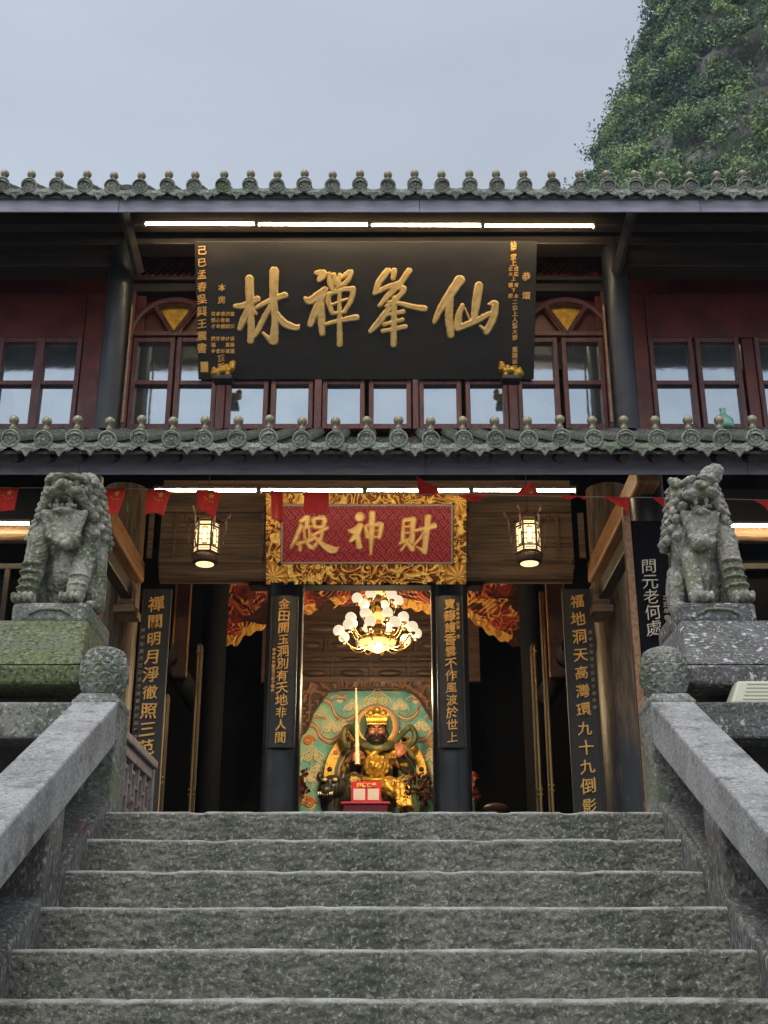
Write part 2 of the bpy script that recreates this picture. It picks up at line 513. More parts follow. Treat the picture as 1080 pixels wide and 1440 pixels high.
def structure(o):
    o['kind'] = 'structure'
    return o


def thing(name, label, cat, loc=(0, 0, 0), group=None, local=False):
    o = bpy.data.objects.new(name, None)
    o.empty_display_size = .1
    COL.objects.link(o)
    o.location = loc
    if local:
        o['local_frame'] = 1        # children are modelled in the thing's own coordinates
    return tag(o, label, cat, group)


def copy_tree(src, loc=None, parent=None, rot=None, label=None):
    c = src.copy()
    COL.objects.link(c)
    if parent is not None:
        c.parent = parent
    if loc is not None:
        c.location = loc
    if rot is not None:
        c.rotation_euler = rot
    if label:
        c['label'] = label
    for ch in [x for x in bpy.data.objects if x.parent == src]:
        copy_tree(ch, parent=c)
    return c


# ---- smooth numpy noise for carved reliefs
def vnoise(x, z, seed=0):
    x = np.asarray(x, float)
    z = np.asarray(z, float)
    xi, zi = np.floor(x).astype(int), np.floor(z).astype(int)
    fx, fz = x - xi, z - zi
    fx, fz = fx * fx * (3 - 2 * fx), fz * fz * (3 - 2 * fz)

    def h(a, b):
        n = (a * 374761393 + b * 668265263 + seed * 69069) & 0x7fffffff
        n = ((n ^ (n >> 13)) * 1274126177) & 0x7fffffff
        return ((n ^ (n >> 16)) & 0xffff) / 65535.0
    return (h(xi, zi) * (1 - fx) + h(xi + 1, zi) * fx) * (1 - fz) + (h(xi, zi + 1) * (1 - fx) + h(xi + 1, zi + 1) * fx) * fz


def scroll(x, z, s=20., seed=0):
    """carved scrollwork: ridged, domain-warped noise, 0..1"""
    a = vnoise(x * s * .5, z * s * .5, seed) * 2.2
    b = vnoise(x * s * .5 + 9, z * s * .5 + 4, seed + 3) * 2.2
    n = vnoise(x * s + a * 2, z * s + b * 2, seed + 7)
    return np.clip(1 - np.abs(n - .5) * 4.2, 0, 1) ** .8


def relief(name, mat, hfun, x0, x1, z0, z1, nx, nz, depth, O, U, W, N, parent=None, mask=None, smooth=True, attrs=None):
    X, Z = np.meshgrid(np.linspace(x0, x1, nx), np.linspace(z0, z1, nz))
    H = hfun(X, Z)
    O, U, W, N = (np.array(Vector(q)) for q in (O, U, W, N))
    P = O + X[..., None] * U + Z[..., None] * W + (H * depth)[..., None] * N
    keep = np.ones(H.shape, bool) if mask is None else mask(X, Z, H)
    idx = np.arange(nx * nz).reshape(nz, nx)
    q = np.stack([idx[:-1, :-1], idx[:-1, 1:], idx[1:, 1:], idx[1:, :-1]], -1).reshape(-1, 4)
    kq = (keep[:-1, :-1] | keep[:-1, 1:] | keep[1:, 1:] | keep[1:, :-1]).reshape(-1)
    q = q[kq]
    used = np.zeros(nx * nz, bool)
    used[q.reshape(-1)] = True
    remap = np.cumsum(used) - 1
    me = bpy.data.meshes.new(name)
    me.from_pydata(P.reshape(-1, 3)[used].tolist(), [], remap[q].tolist())
    for an, arr in {'h': H, **(attrs(X, Z, H) if attrs else {})}.items():
        a = me.attributes.new(an, 'FLOAT', 'POINT')
        a.data.foreach_set('value', arr.reshape(-1)[used].astype(np.float32))
    me.update()
    return link(name, me, mat, parent, smooth)


# ---- lettering
_gl = {}


def glyph(ch, bold=.018):
    k = (ch, bold)
    if k not in _gl:
        c = bpy.data.curves.new('glyph', 'FONT')
        c.body = ch
        c.size = 1
        c.extrude = .03
        c.offset = bold
        c.resolution_u = 2
        o = bpy.data.objects.new('glyph', c)
        COL.objects.link(o)
        me = bpy.data.meshes.new_from_object(o.evaluated_get(bpy.context.evaluated_depsgraph_get()))
        _gl[k] = ([(v.co.x - .5, v.co.y - .38, v.co.z) for v in me.vertices], [tuple(p.vertices) for p in me.polygons])
        bpy.data.objects.remove(o)
        bpy.data.curves.remove(c)
        bpy.data.meshes.remove(me)
    return _gl[k]


def put_char(mb, ch, x, z, size, O, U, W, N, rng, bold=.018, sx=1.0, lift=.004, thick=.02, brush=True):
    vs, fs = glyph(ch, bold)
    O, U, W, N = Vector(O), Vector(U), Vector(W), Vector(N)
    a = rng.uniform(-.06, .06) if brush else 0
    sk = rng.uniform(.04, .16) if brush else 0
    s2 = size * (rng.uniform(.9, 1.08) if brush else 1)
    out = []
    for px, pz, d in vs:
        if brush:      # a brush hand: rising horizontals, slightly wavering strokes
            pz2 = pz + sk * px + .018 * sin(9 * px + 5 * pz + a * 40)
            px2 = px + .018 * sin(8 * pz + 3 * px + a * 60)
        else:
            px2, pz2 = px, pz
        X = (px2 * cos(a) - pz2 * sin(a)) * s2 * sx + x
        Zz = (px2 * sin(a) + pz2 * cos(a)) * s2 + z
        out.append(O + U * X + W * Zz + N * (lift + d * thick / .03))
    mb.add(out, fs)


def column_text(mb, text, x, ztop, pitch, size, O, U, W, N, seed=1, **k):
    rng = random.Random(seed)
    for i, ch in enumerate(text):
        if ch != ' ':
            put_char(mb, ch, x + (x and 0) + rng.uniform(-.01, .01) * size, ztop - (i + .5) * pitch, size, O, U, W, N, rng, **k)


# brush-written characters: strokes as (x, y, diameter) chains, drawn as one raised relief per character
def brush_char(name, strokes, scale, cx, cy, O, U, W, N, parent, depth=.018, res=.0064, mat='gold_letter', bevel=.010):
    pts = [p for s in strokes for p in s]
    x0, x1 = min(p[0] - p[2] for p in pts), max(p[0] + p[2] for p in pts)
    y0, y1 = min(p[1] - p[2] for p in pts), max(p[1] + p[2] for p in pts)
    X0, X1, Z0, Z1 = (x0 - cx) * scale, (x1 - cx) * scale, (cy - y1) * scale, (cy - y0) * scale
    nx, nz = int((X1 - X0) / res) + 2, int((Z1 - Z0) / res) + 2

    def hf(X, Z):
        D = np.full(X.shape, -1.0)
        wob = (vnoise(X * 38, Z * 38, 5) - .5) * .006
        for s in strokes:
            # smooth the chain a little with Catmull-Rom
            q = [s[0]] + list(s) + [s[-1]]
            fine = []
            for i in range(1, len(q) - 2):
                for k in range(6):
                    t = k / 6
                    fine.append(tuple(.5 * (2 * q[i][c] + (q[i + 1][c] - q[i - 1][c]) * t + (2 * q[i - 1][c] - 5 * q[i][c] + 4 * q[i + 1][c] - q[i + 2][c]) * t * t
                                            + (3 * q[i][c] - q[i - 1][c] - 3 * q[i + 1][c] + q[i + 2][c]) * t ** 3) for c in range(3)))
            fine.append(s[-1])
            for a, b in zip(fine[:-1], fine[1:]):
                ax, az, ar = (a[0] - cx) * scale, (cy - a[1]) * scale, a[2] * scale
                bx, bz, br = (b[0] - cx) * scale, (cy - b[1]) * scale, b[2] * scale
                dx, dz = bx - ax, bz - az
                L2 = dx * dx + dz * dz + 1e-12
                t = np.clip(((X - ax) * dx + (Z - az) * dz) / L2, 0, 1)
                d = (ar + (br - ar) * t) - np.sqrt((X - ax - dx * t) ** 2 + (Z - az - dz * t) ** 2)
                D = np.maximum(D, d)
        D = D * 1.0 + .005 + wob
        return np.clip(D / bevel, -.6, 1) - .12 * np.clip((D - bevel) / .03, 0, 1)
    return relief(name, mat, hf, X0, X1, Z0, Z1, nx, nz, depth, O, U, W, N, parent, mask=lambda X, Z, H: H > -.25)


def remeshed(mb, name, mat, parent, voxel=.01, amp=.004, freq=22., smooth_it=2, amp2=0, freq2=60, cav=False, fine=None):
    """fuse overlapping solids into ONE continuous surface and roughen it"""
    me = bpy.data.meshes.new(name)
    me.from_pydata([tuple(p) for p in mb.v], [], mb.f)
    o = bpy.data.objects.new(name, me)
    COL.objects.link(o)
    r = o.modifiers.new('r', 'REMESH')
    r.mode = 'VOXEL'
    r.voxel_size = voxel
    if smooth_it:
        s = o.modifiers.new('s', 'SMOOTH')
        s.iterations = smooth_it
        s.factor = .5
    ev = o.evaluated_get(bpy.context.evaluated_depsgraph_get())
    m2 = bpy.data.meshes.new_from_object(ev)
    bpy.data.objects.remove(o)
    n = len(m2.vertices)
    co = np.empty(n * 3, np.float32)
    no = np.empty(n * 3, np.float32)
    m2.vertices.foreach_get('co', co)
    m2.vertex_normals.foreach_get('vector', no)
    co, no = co.reshape(-1, 3), no.reshape(-1, 3)
    d = np.zeros(n, np.float32)
    for i in range(n):
        p = Vector(co[i])
        v = mnoise.noise(p * freq) * amp
        if amp2:
            v += (abs(mnoise.noise(p * freq2)) - .25) * amp2
        if fine:
            v += fine(p)
        d[i] = v
    co += no * d[:, None]
    m2.vertices.foreach_set('co', co.reshape(-1))
    m2.update()
    m2.name = name
    m2.materials.clear()
    return link(name, m2, mat, parent, smooth=True)

# ================================================================== SETTING
L = 2.40                       # terrace level
RIS, TRD = .1716, .343
NOSE_Y = 6.18
AX = -.195                     # middle axis of the hall (the stair axis is x = 0)
XV, YV, ZV = Vector((1, 0, 0)), Vector((0, 1, 0)), Vector((0, 0, 1))
FRONT = Vector((0, -1, 0))

g = MB()
g.add([(-400, -400, 0), (400, -400, 0), (400, 600, 0), (-400, 600, 0)], [(0, 1, 2, 3)])
structure(g.build('ground', 'paving'))

g = MB()
g.box(-14, 14, 6.56, 24, .004, L - .001)
g.box(-14, -1.63, 6.22, 6.56, .004, L - .003)
g.box(1.63, 14, 6.22, 6.56, .004, L - .003)
structure(g.build('terrace', 'dark_stone', bevel=.01))

# ---- the karst peak
def peak_r(z, t):
    base = np.interp(z, [0, 30, 50, 62, 66, 70, 74, 76.5, 79, 84, 92, 100, 106], [36, 33, 29.5, 25.3, 22.6, 20.2, 19.4, 18.6, 17.6, 15.2, 12, 7, 1])
    return base
PCX, PCY = 40.5, 96.0
nu, nv = 150, 120
vs = []
for j in range(nv + 1):
    z = 106 * j / nv
    for i in range(nu):
        t = 2 * pi * i / nu
        r = float(peak_r(z, t))
        p = Vector((cos(t) * r, sin(t) * r, z))
        d = 1.6 * mnoise.fractal(p * .16, 1, 2, 4) + 1.3 * mnoise.noise(p * .34) + .5 * mnoise.noise(p * .7)
        k = (r + d * min(1, r / 8)) / max(r, .01)
        vs.append((PCX + p.x * k, PCY + p.y * k, z + .6 * mnoise.noise(p * .3)))
m = MB()
m.add(vs, [(j * nu + i, j * nu + (i + 1) % nu, (j + 1) * nu + (i + 1) % nu, (j + 1) * nu + i) for j in range(nv) for i in range(nu)])
structure(m.build('karst_peak', 'cliff_rock', smooth=True))

rng = np.random.default_rng(3)
lv, ltint = [], []
BARE = [(at(px, py, 78), rx, rz) for px, py, rx, rz in ((1074, 95, 1.5, 4.2), (1060, 150, .9, 1.6), (945, 203, 1.7, 1.5), (1045, 180, 1.2, 1.0))]


def bare(c):
    for b, rx, rz in BARE:
        # compare along the line of sight from the terrace: same bearing, same height
        s = 78 / c[1]
        if ((c[0] * s - b.x) / rx) ** 2 + (((c[2] - EYE) * s + EYE - b.z) / rz) ** 2 < rng.uniform(.6, 1.25):
            return True
    return False


count = 0
while count < 2600:
    z = rng.uniform(50, 103)
    t = rng.uniform(radians(150), radians(318))
    r = float(peak_r(z, t))
    p0 = Vector((cos(t) * r, sin(t) * r, z))
    # leave rock faces bare in patches
    if mnoise.noise(p0 * .14 + Vector((3, 1, 5))) > .37 or mnoise.noise(Vector((p0.x * .3, p0.y * .3, p0.z * .13)) + Vector((9, 4, 1))) > .47:
        if rng.random() < .85:
            continue
    d = 1.6 * mnoise.fractal(p0 * .16, 1, 2, 4) + 1.3 * mnoise.noise(p0 * .34) + .5 * mnoise.noise(p0 * .7)
    k = (r + d * min(1, r / 8)) / max(r, .01)
    c = np.array([PCX + p0.x * k, PCY + p0.y * k, z])
    if bare(c) and rng.random() < .93:
        continue
    out = np.array([cos(t), sin(t), .35])
    size = rng.uniform(.5, 1.35) * (1.5 if rng.random() < .14 else 1)
    tone = np.clip(.5 + .42 * mnoise.noise(p0 * .22) + .55 * mnoise.noise(p0 * .55 + Vector((4, 4, 4))) + rng.normal(0, .16), 0, 1)
    nleaf = int(64 * size + 20)
    # several sprays of leaves per bush, drooping outward
    for s in range(4):
        sc = c + out * rng.uniform(.1, .6) * size + np.clip(rng.normal(0, .42, 3), -.7, .7) * size
        n = nleaf // 4 + 4
        P = sc + np.clip(rng.normal(0, 1, (n, 3)), -1.25, 1.25) * np.array([.40, .40, .22]) * size
        A = rng.normal(0, 1, (n, 3))
        A /= np.linalg.norm(A, axis=1)[:, None]
        B = np.cross(A, rng.normal(0, 1, (n, 3)))
        B /= np.linalg.norm(B, axis=1)[:, None] + 1e-9
        ls = rng.uniform(.10, .23, (n, 1))
        quad = np.stack([P - A * ls, P + B * ls * .5, P + A * ls, P - B * ls * .5], 1)
        lv.append(quad)
        ltint.append(np.clip(tone + rng.normal(0, .13, n) + (.12 if s == 0 else 0), 0, 1))
    count += 1
# bigger shrubs and small trees standing out of the scrub: leafy domes
count = 0
while count < 620:
    z = rng.uniform(52, 101)
    t = rng.uniform(radians(155), radians(312))
    r = float(peak_r(z, t))
    p0 = Vector((cos(t) * r, sin(t) * r, z))
    if mnoise.noise(p0 * .14 + Vector((3, 1, 5))) > .34 or mnoise.noise(p0 * .21 + Vector((8, 2, 6))) < -.12:
        continue
    d = 1.6 * mnoise.fractal(p0 * .16, 1, 2, 4) + 1.3 * mnoise.noise(p0 * .34) + .5 * mnoise.noise(p0 * .7)
    k = (r + d * min(1, r / 8)) / max(r, .01)
    R_ = rng.uniform(.55, 1.25) * (1.5 if rng.random() < .2 else 1)
    c = np.array([PCX + p0.x * k + cos(t) * R_ * .5, PCY + p0.y * k + sin(t) * R_ * .5, z + R_ * .25])
    if bare(c):
        continue
    tone = np.clip(rng.normal(.62, .27), .02, 1)
    n = int(330 * R_ ** 1.6) + 60
    D = rng.normal(0, 1, (n, 3))
    D[:, 2] = np.abs(D[:, 2]) * 1.0 - .35
    D /= np.linalg.norm(D, axis=1)[:, None]
    lob = 1 + .28 * np.sin(D[:, 0] * 5 + count) * np.sin(D[:, 1] * 5 + 2 * count) + .18 * np.sin(D[:, 2] * 7 + count)
    P = c + D * (R_ * lob * rng.uniform(.78, 1.02, n))[:, None] * np.array([1.05, 1.05, .85])
    A = rng.normal(0, 1, (n, 3)) + D * .2
    A /= np.linalg.norm(A, axis=1)[:, None]
    B = np.cross(A, D + rng.normal(0, .5, (n, 3)))
    B /= np.linalg.norm(B, axis=1)[:, None] + 1e-9
    ls = rng.uniform(.09, .19, (n, 1))
    lv.append(np.stack([P - A * ls, P + B * ls * .55, P + A * ls, P - B * ls * .55], 1))
    ltint.append(np.clip(tone + rng.normal(0, .12, n), 0, 1))
    count += 1
lv = np.concatenate(lv).reshape(-1, 3)
ltint = np.repeat(np.concatenate(ltint), 4)
me = bpy.data.meshes.new('hillside_foliage')
nq = len(lv) // 4
me.vertices.add(len(lv))
me.vertices.foreach_set('co', lv.astype(np.float32).reshape(-1))
me.loops.add(len(lv))
me.loops.foreach_set('vertex_index', np.arange(len(lv), dtype=np.int32))
me.polygons.add(nq)
me.polygons.foreach_set('loop_start', np.arange(0, len(lv), 4, dtype=np.int32))
a = me.attributes.new('tint', 'FLOAT', 'POINT')
a.data.foreach_set('value', ltint.astype(np.float32))
me.update(calc_edges=True)
me.validate()
fo = link('hillside_foliage', me, 'leaf')
fo['kind'] = 'stuff'
tag(fo, 'dense green bushes and small trees clinging to the steep karst peak', 'foliage')

# ================================================================== STAIRCASE
st = thing('stone_staircase', 'wide flight of rough hewn grey stone steps rising to the temple terrace', 'staircase', (0, NOSE_Y, L - .2))
for i in range(14):
    zt, yn = L - RIS * i, NOSE_Y - TRD * i
    fine = i < 9
    nxs = 330 if fine else 120
    prof = [(.012, -RIS - .03)] + [(.008 * (1 - k / 20), -.155 + .0062 * k) for k in range(0, 21, 1 if fine else 4)]
    prof += [(0, -.026), (0, -.020), (.001, -.014), (.004, -.008), (.010, -.003), (.020, -.0008), (.05, 0), (.12, -.001), (.22, 0), (.36, 0)]
    mb = MB()
    rows = []
    off = Vector((i * 7.3, i * 3.1, 0))
    for a, (dy, dz) in enumerate(prof):
        for k in range(nxs + 1):
            x = -1.40 + 2.80 * k / nxs
            q = Vector((x * 3, dz * 9, 0)) + off
            wx = mnoise.noise(Vector((x * 1.7, i * 5.1, 2))) * .006 + mnoise.noise(Vector((x * 9, i * 3.3, 7))) * .003
            # hewn face: broad hollows plus slanting chisel strokes
            ch1 = mnoise.noise(Vector((x * 20 + dz * 14, dz * 34 - x * 5, i * 2.7)))
            ch2 = mnoise.noise(Vector((x * 48 - dz * 30, dz * 62 + x * 12, i * 1.9)))
            rough = (mnoise.noise(q * 3.1) * .005 + ch1 * .0055 + ch2 * .0065) * (1 if dz < -.014 else .4)
            chip = max(0, mnoise.noise(Vector((x * 6, i * 8.8, 3))) - .24) * .085 if dz > -.020 else 0
            z = dz + (wx if dz > -.15 else 0) - chip * (1 if dy < .03 else .2)
            if dy > .04:
                z += .003 * mnoise.noise(Vector((x * 5, dy * 5, i)))
            rows.append((x, dy - rough + chip * .4, z))
    n = nxs + 1
    mb.add(rows, [(a * n + k, a * n + k + 1, (a + 1) * n + k + 1, (a + 1) * n + k) for a in range(len(prof) - 1) for k in range(nxs)])
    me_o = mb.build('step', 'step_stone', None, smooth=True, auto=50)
    me_o.parent = st
    me_o.location = (0, yn - NOSE_Y, zt - (L - .2))

# ================================================================== BALUSTRADES
SL = RIS / TRD


def nosing(y):
    return L - (NOSE_Y - y) * SL


def lotus(n=10, rows=4.6):
    """overlapping scales on a drum finial"""
    def fn(t, h, r):
        if h < .015 or h > .25:
            return 0
        q = (h - .01) / .24 * rows
        j = int(q)
        u = t / (2 * pi) * n + .5 * (j % 2)
        du = (u - math.floor(u)) - .5
        rho = sqrt((1.9 * du) ** 2 + ((q - j) / .92) ** 2)
        return .0085 * math.exp(-((rho - .93) / .16) ** 2) - (.005 if rho > 1.05 else .004 * rho) + .003 * mnoise.noise(Vector((u * 3, q * 3, 1)))
    return fn


def balustrade(sx, label):
    th = thing('stone_balustrade', label, 'balustrade', (sx * 1.5, 6.3, L))
    X0, X1 = sorted((sx * 1.37, sx * 1.60))
    # sloping curb beside the steps
    y0, y1 = 1.6, 6.24
    m = MB()
    cx0, cx1 = sorted((sx * 1.372, sx * 1.78))

    def slab(mb, xa, xb, ya, yb, lo, hi):
        mb.hexa([(xa, ya, nosing(ya) + lo), (xb, ya, nosing(ya) + lo), (xb, yb, nosing(yb) + lo), (xa, yb, nosing(yb) + lo)],
                [(xa, ya, nosing(ya) + hi), (xb, ya, nosing(ya) + hi), (xb, yb, nosing(yb) + hi), (xa, yb, nosing(yb) + hi)])
    for a, b in ((1.6, 2.9), (2.903, 4.1), (4.103, 5.405), (5.408, 6.24)):
        slab(m, cx0, cx1, a, b, -1.0 if a > 3 else -.6, .028 + random.uniform(-.004, .004))
    m.build_each('curb', 'knee_stone', th, bevel=.012)
    # retaining wall below
    # posts, rail, knee walls
    rail_hi, rail_lo = .527, .30
    for k in range(4):
        py = 5.17 - 1.07 * k
        mm = MB()
        xa, xb = sorted((sx * 1.373, sx * 1.597))
        mm.hexa([(xa, py, nosing(py) + .0), (xb, py, nosing(py) + .0), (xb, py + .235, nosing(py + .235) + .0), (xa, py + .235, nosing(py + .235))],
                [(xa, py, nosing(py) + rail_lo + .01), (xb, py, nosing(py) + rail_lo + .01), (xb, py + .235, nosing(py + .235) + rail_lo + .01), (xa, py + .235, nosing(py + .235) + rail_lo + .01)])
        mm.build('post', 'knee_stone', th, bevel=.012)
        # curved haunch where the rail meets the post, and low sill at its foot
        mm = MB()
        ya = py + .235
        xa2, xb2 = sorted((sx * 1.40, sx * 1.57))
        for (s0, s1) in ((ya + .002, ya + .60),):
            mm.hexa([(xa2, s0, nosing(s0) + .02), (xb2, s0, nosing(s0) + .02), (xb2, s1, nosing(s1) + .02), (xa2, s1, nosing(s1) + .02)],
                    [(xa2, s0, nosing(s0) + .05), (xb2, s0, nosing(s0) + .05), (xb2, s1, nosing(s1) + .05), (xa2, s1, nosing(s1) + .05)])
        mm.build('sill', 'knee_stone', th, bevel=.01)
        mm = MB()
        xa3, xb3 = sorted((sx * 1.545, sx * 1.59))
        yb3 = min(ya + .83, 6.24)
        mm.hexa([(xa3, ya, nosing(ya)), (xb3, ya, nosing(ya)), (xb3, yb3, nosing(yb3)), (xa3, yb3, nosing(yb3))],
                [(xa3, ya, nosing(ya) + rail_lo + .01), (xb3, ya, nosing(ya) + rail_lo + .01), (xb3, yb3, nosing(yb3) + rail_lo + .01), (xa3, yb3, nosing(yb3) + rail_lo + .01)])
        mm.build('recessed_panel', 'dark_stone', th)
    cuts = [2.0, 3.5, 5.33, 6.262]
    for a, b in zip(cuts[:-1], cuts[1:]):
        mm = MB()
        slab(mm, X0, X1, a + .002, b - .002, rail_lo, rail_hi)
        mm.build('handrail', 'rail_stone', th, bevel=.012)
    # newel: post, chamfered cap, lotus drum
    nx0, nx1 = sorted((sx * 1.365, sx * 1.605))
    ny0, ny1 = 6.25, 6.53
    m = MB()
    m.box(nx0, nx1, ny0, ny1, L - .3, L + .55)
    c = .028
    bt = [(nx0, ny0, L + .55), (nx1, ny0, L + .55), (nx1, ny1, L + .55), (nx0, ny1, L + .55)]
    mt = [(nx0, ny0, L + .575), (nx1, ny0, L + .575), (nx1, ny1, L + .575), (nx0, ny1, L + .575)]
    tp = [(nx0 + c, ny0 + c, L + .615), (nx1 - c, ny0 + c, L + .615), (nx1 - c, ny1 - c, L + .615), (nx0 + c, ny1 - c, L + .615)]
    m.hexa(mt, tp)
    m.box(nx0 - .004, nx1 + .004, ny0 - .004, ny1 + .004, L + .54, L + .578)
    nw = m.build('newel_post', 'carved_stone', th, bevel=.01)
    m = MB()
    prof = [(.085, 0), (.095, .008), (.1, .02)]
    for k in range(81):
        h = .02 + .215 * k / 80
        u = k / 80
        prof.append((.10 + .028 * sin(pi * min(1, u * 1.02)) ** .8, h))
    prof += [(.096, .245), (.084, .256), (.06, .266), (.03, .272), (.004, .274)]
    m.lathe(prof, 170, ((nx0 + nx1) / 2, (ny0 + ny1) / 2, L + .613), fn=lotus())
    m.build('finial', 'carved_stone', nw, smooth=True, auto=50)
    # level rail along the terrace edge
    xa, xb = sorted((sx * 1.608, sx * 6.0))
    m = MB()
    m.box(xa, xb, 6.26, 6.50, L + .375, L + .565)
    m.build('terrace_rail', 'lichen_stone' if sx > 0 else 'carved_stone', th, bevel=.014)
    for k in range(3):
        xx = sx * (2.75 + 1.25 * k)
        m = MB()
        m.box(xx - .11, xx + .11, 6.27, 6.49, L - .01, L + .38)
        m.build('post', 'carved_stone', th, bevel=.012)
    m = MB()
    m.box(xa, xb, 6.28, 6.48, L - .004, L + .05)
    m.build('sill', 'dark_stone', th, bevel=.01)
    return th


balustrade(-1, 'stone balustrade left of the steps, below the mossy green lion pedestal')
balustrade(1, 'stone balustrade right of the steps, below the lichen speckled lion pedestal')

# ================================================================== LION PEDESTALS
def pedestal(sx, mat, mat2, label):
    th = thing('lion_pedestal', label, 'pedestal', (sx * 1.98, 7.1, L))
    z1, z2, z3 = L + 1.17, L + .80, L + .69

    def rect(xo, xi, ya, yb, z):
        xa, xb = sorted((sx * xo, sx * xi))
        return [(xa, ya, z), (xb, ya, z), (xb, yb, z), (xa, yb, z)]
    m = MB()
    m.hexa(rect(2.62, 1.62, 6.40, 7.75, z2), rect(2.42, 1.71, 6.83, 7.5, z1))
    m.build('sloped_cap', mat, th, bevel=.015)
    m = MB()
    m.hexa(rect(2.63, 1.625, 6.405, 7.74, z3), rect(2.64, 1.615, 6.395, 7.75, z2 - .003))
    m.build('cornice', mat2, th, bevel=.018)
    m = MB()
    m.hexa(rect(2.5, 1.80, 6.68, 7.6, L + .0), rect(2.5, 1.80, 6.68, 7.6, z3 - .002))
    m.build('waist', 'dark_stone', th, bevel=.01)
    return th


pedestal(-1, 'mossy_stone', 'mossy_stone', 'moss green stone pedestal under the broad bearded lion on the left')
pedestal(1, 'lichen_stone', 'lichen_stone', 'grey stone pedestal with white lichen spots under the lion with raised ear')

# ================================================================== LIONS
def capsule(mb, a, b, ra, rb, n=14, k=5):
    a, b = Vector(a), Vector(b)
    pts, rs = [], []
    d = (b - a)
    ln = d.length
    d.normalize()
    for i in range(k + 1):
        t = pi / 2 * (1 - i / k)
        pts.append(a - d * ra * sin(t)); rs.append(max(.002, ra * cos(t)))
    for i in range(1, k + 1):
        t = i / (k + 1)
        pts.append(a + d * ln * t); rs.append(ra + (rb - ra) * t)
    for i in range(k + 1):
        t = pi / 2 * i / k
        pts.append(b + d * rb * sin(t)); rs.append(max(.002, rb * cos(t)))
    mb.tube(pts, rs, n)


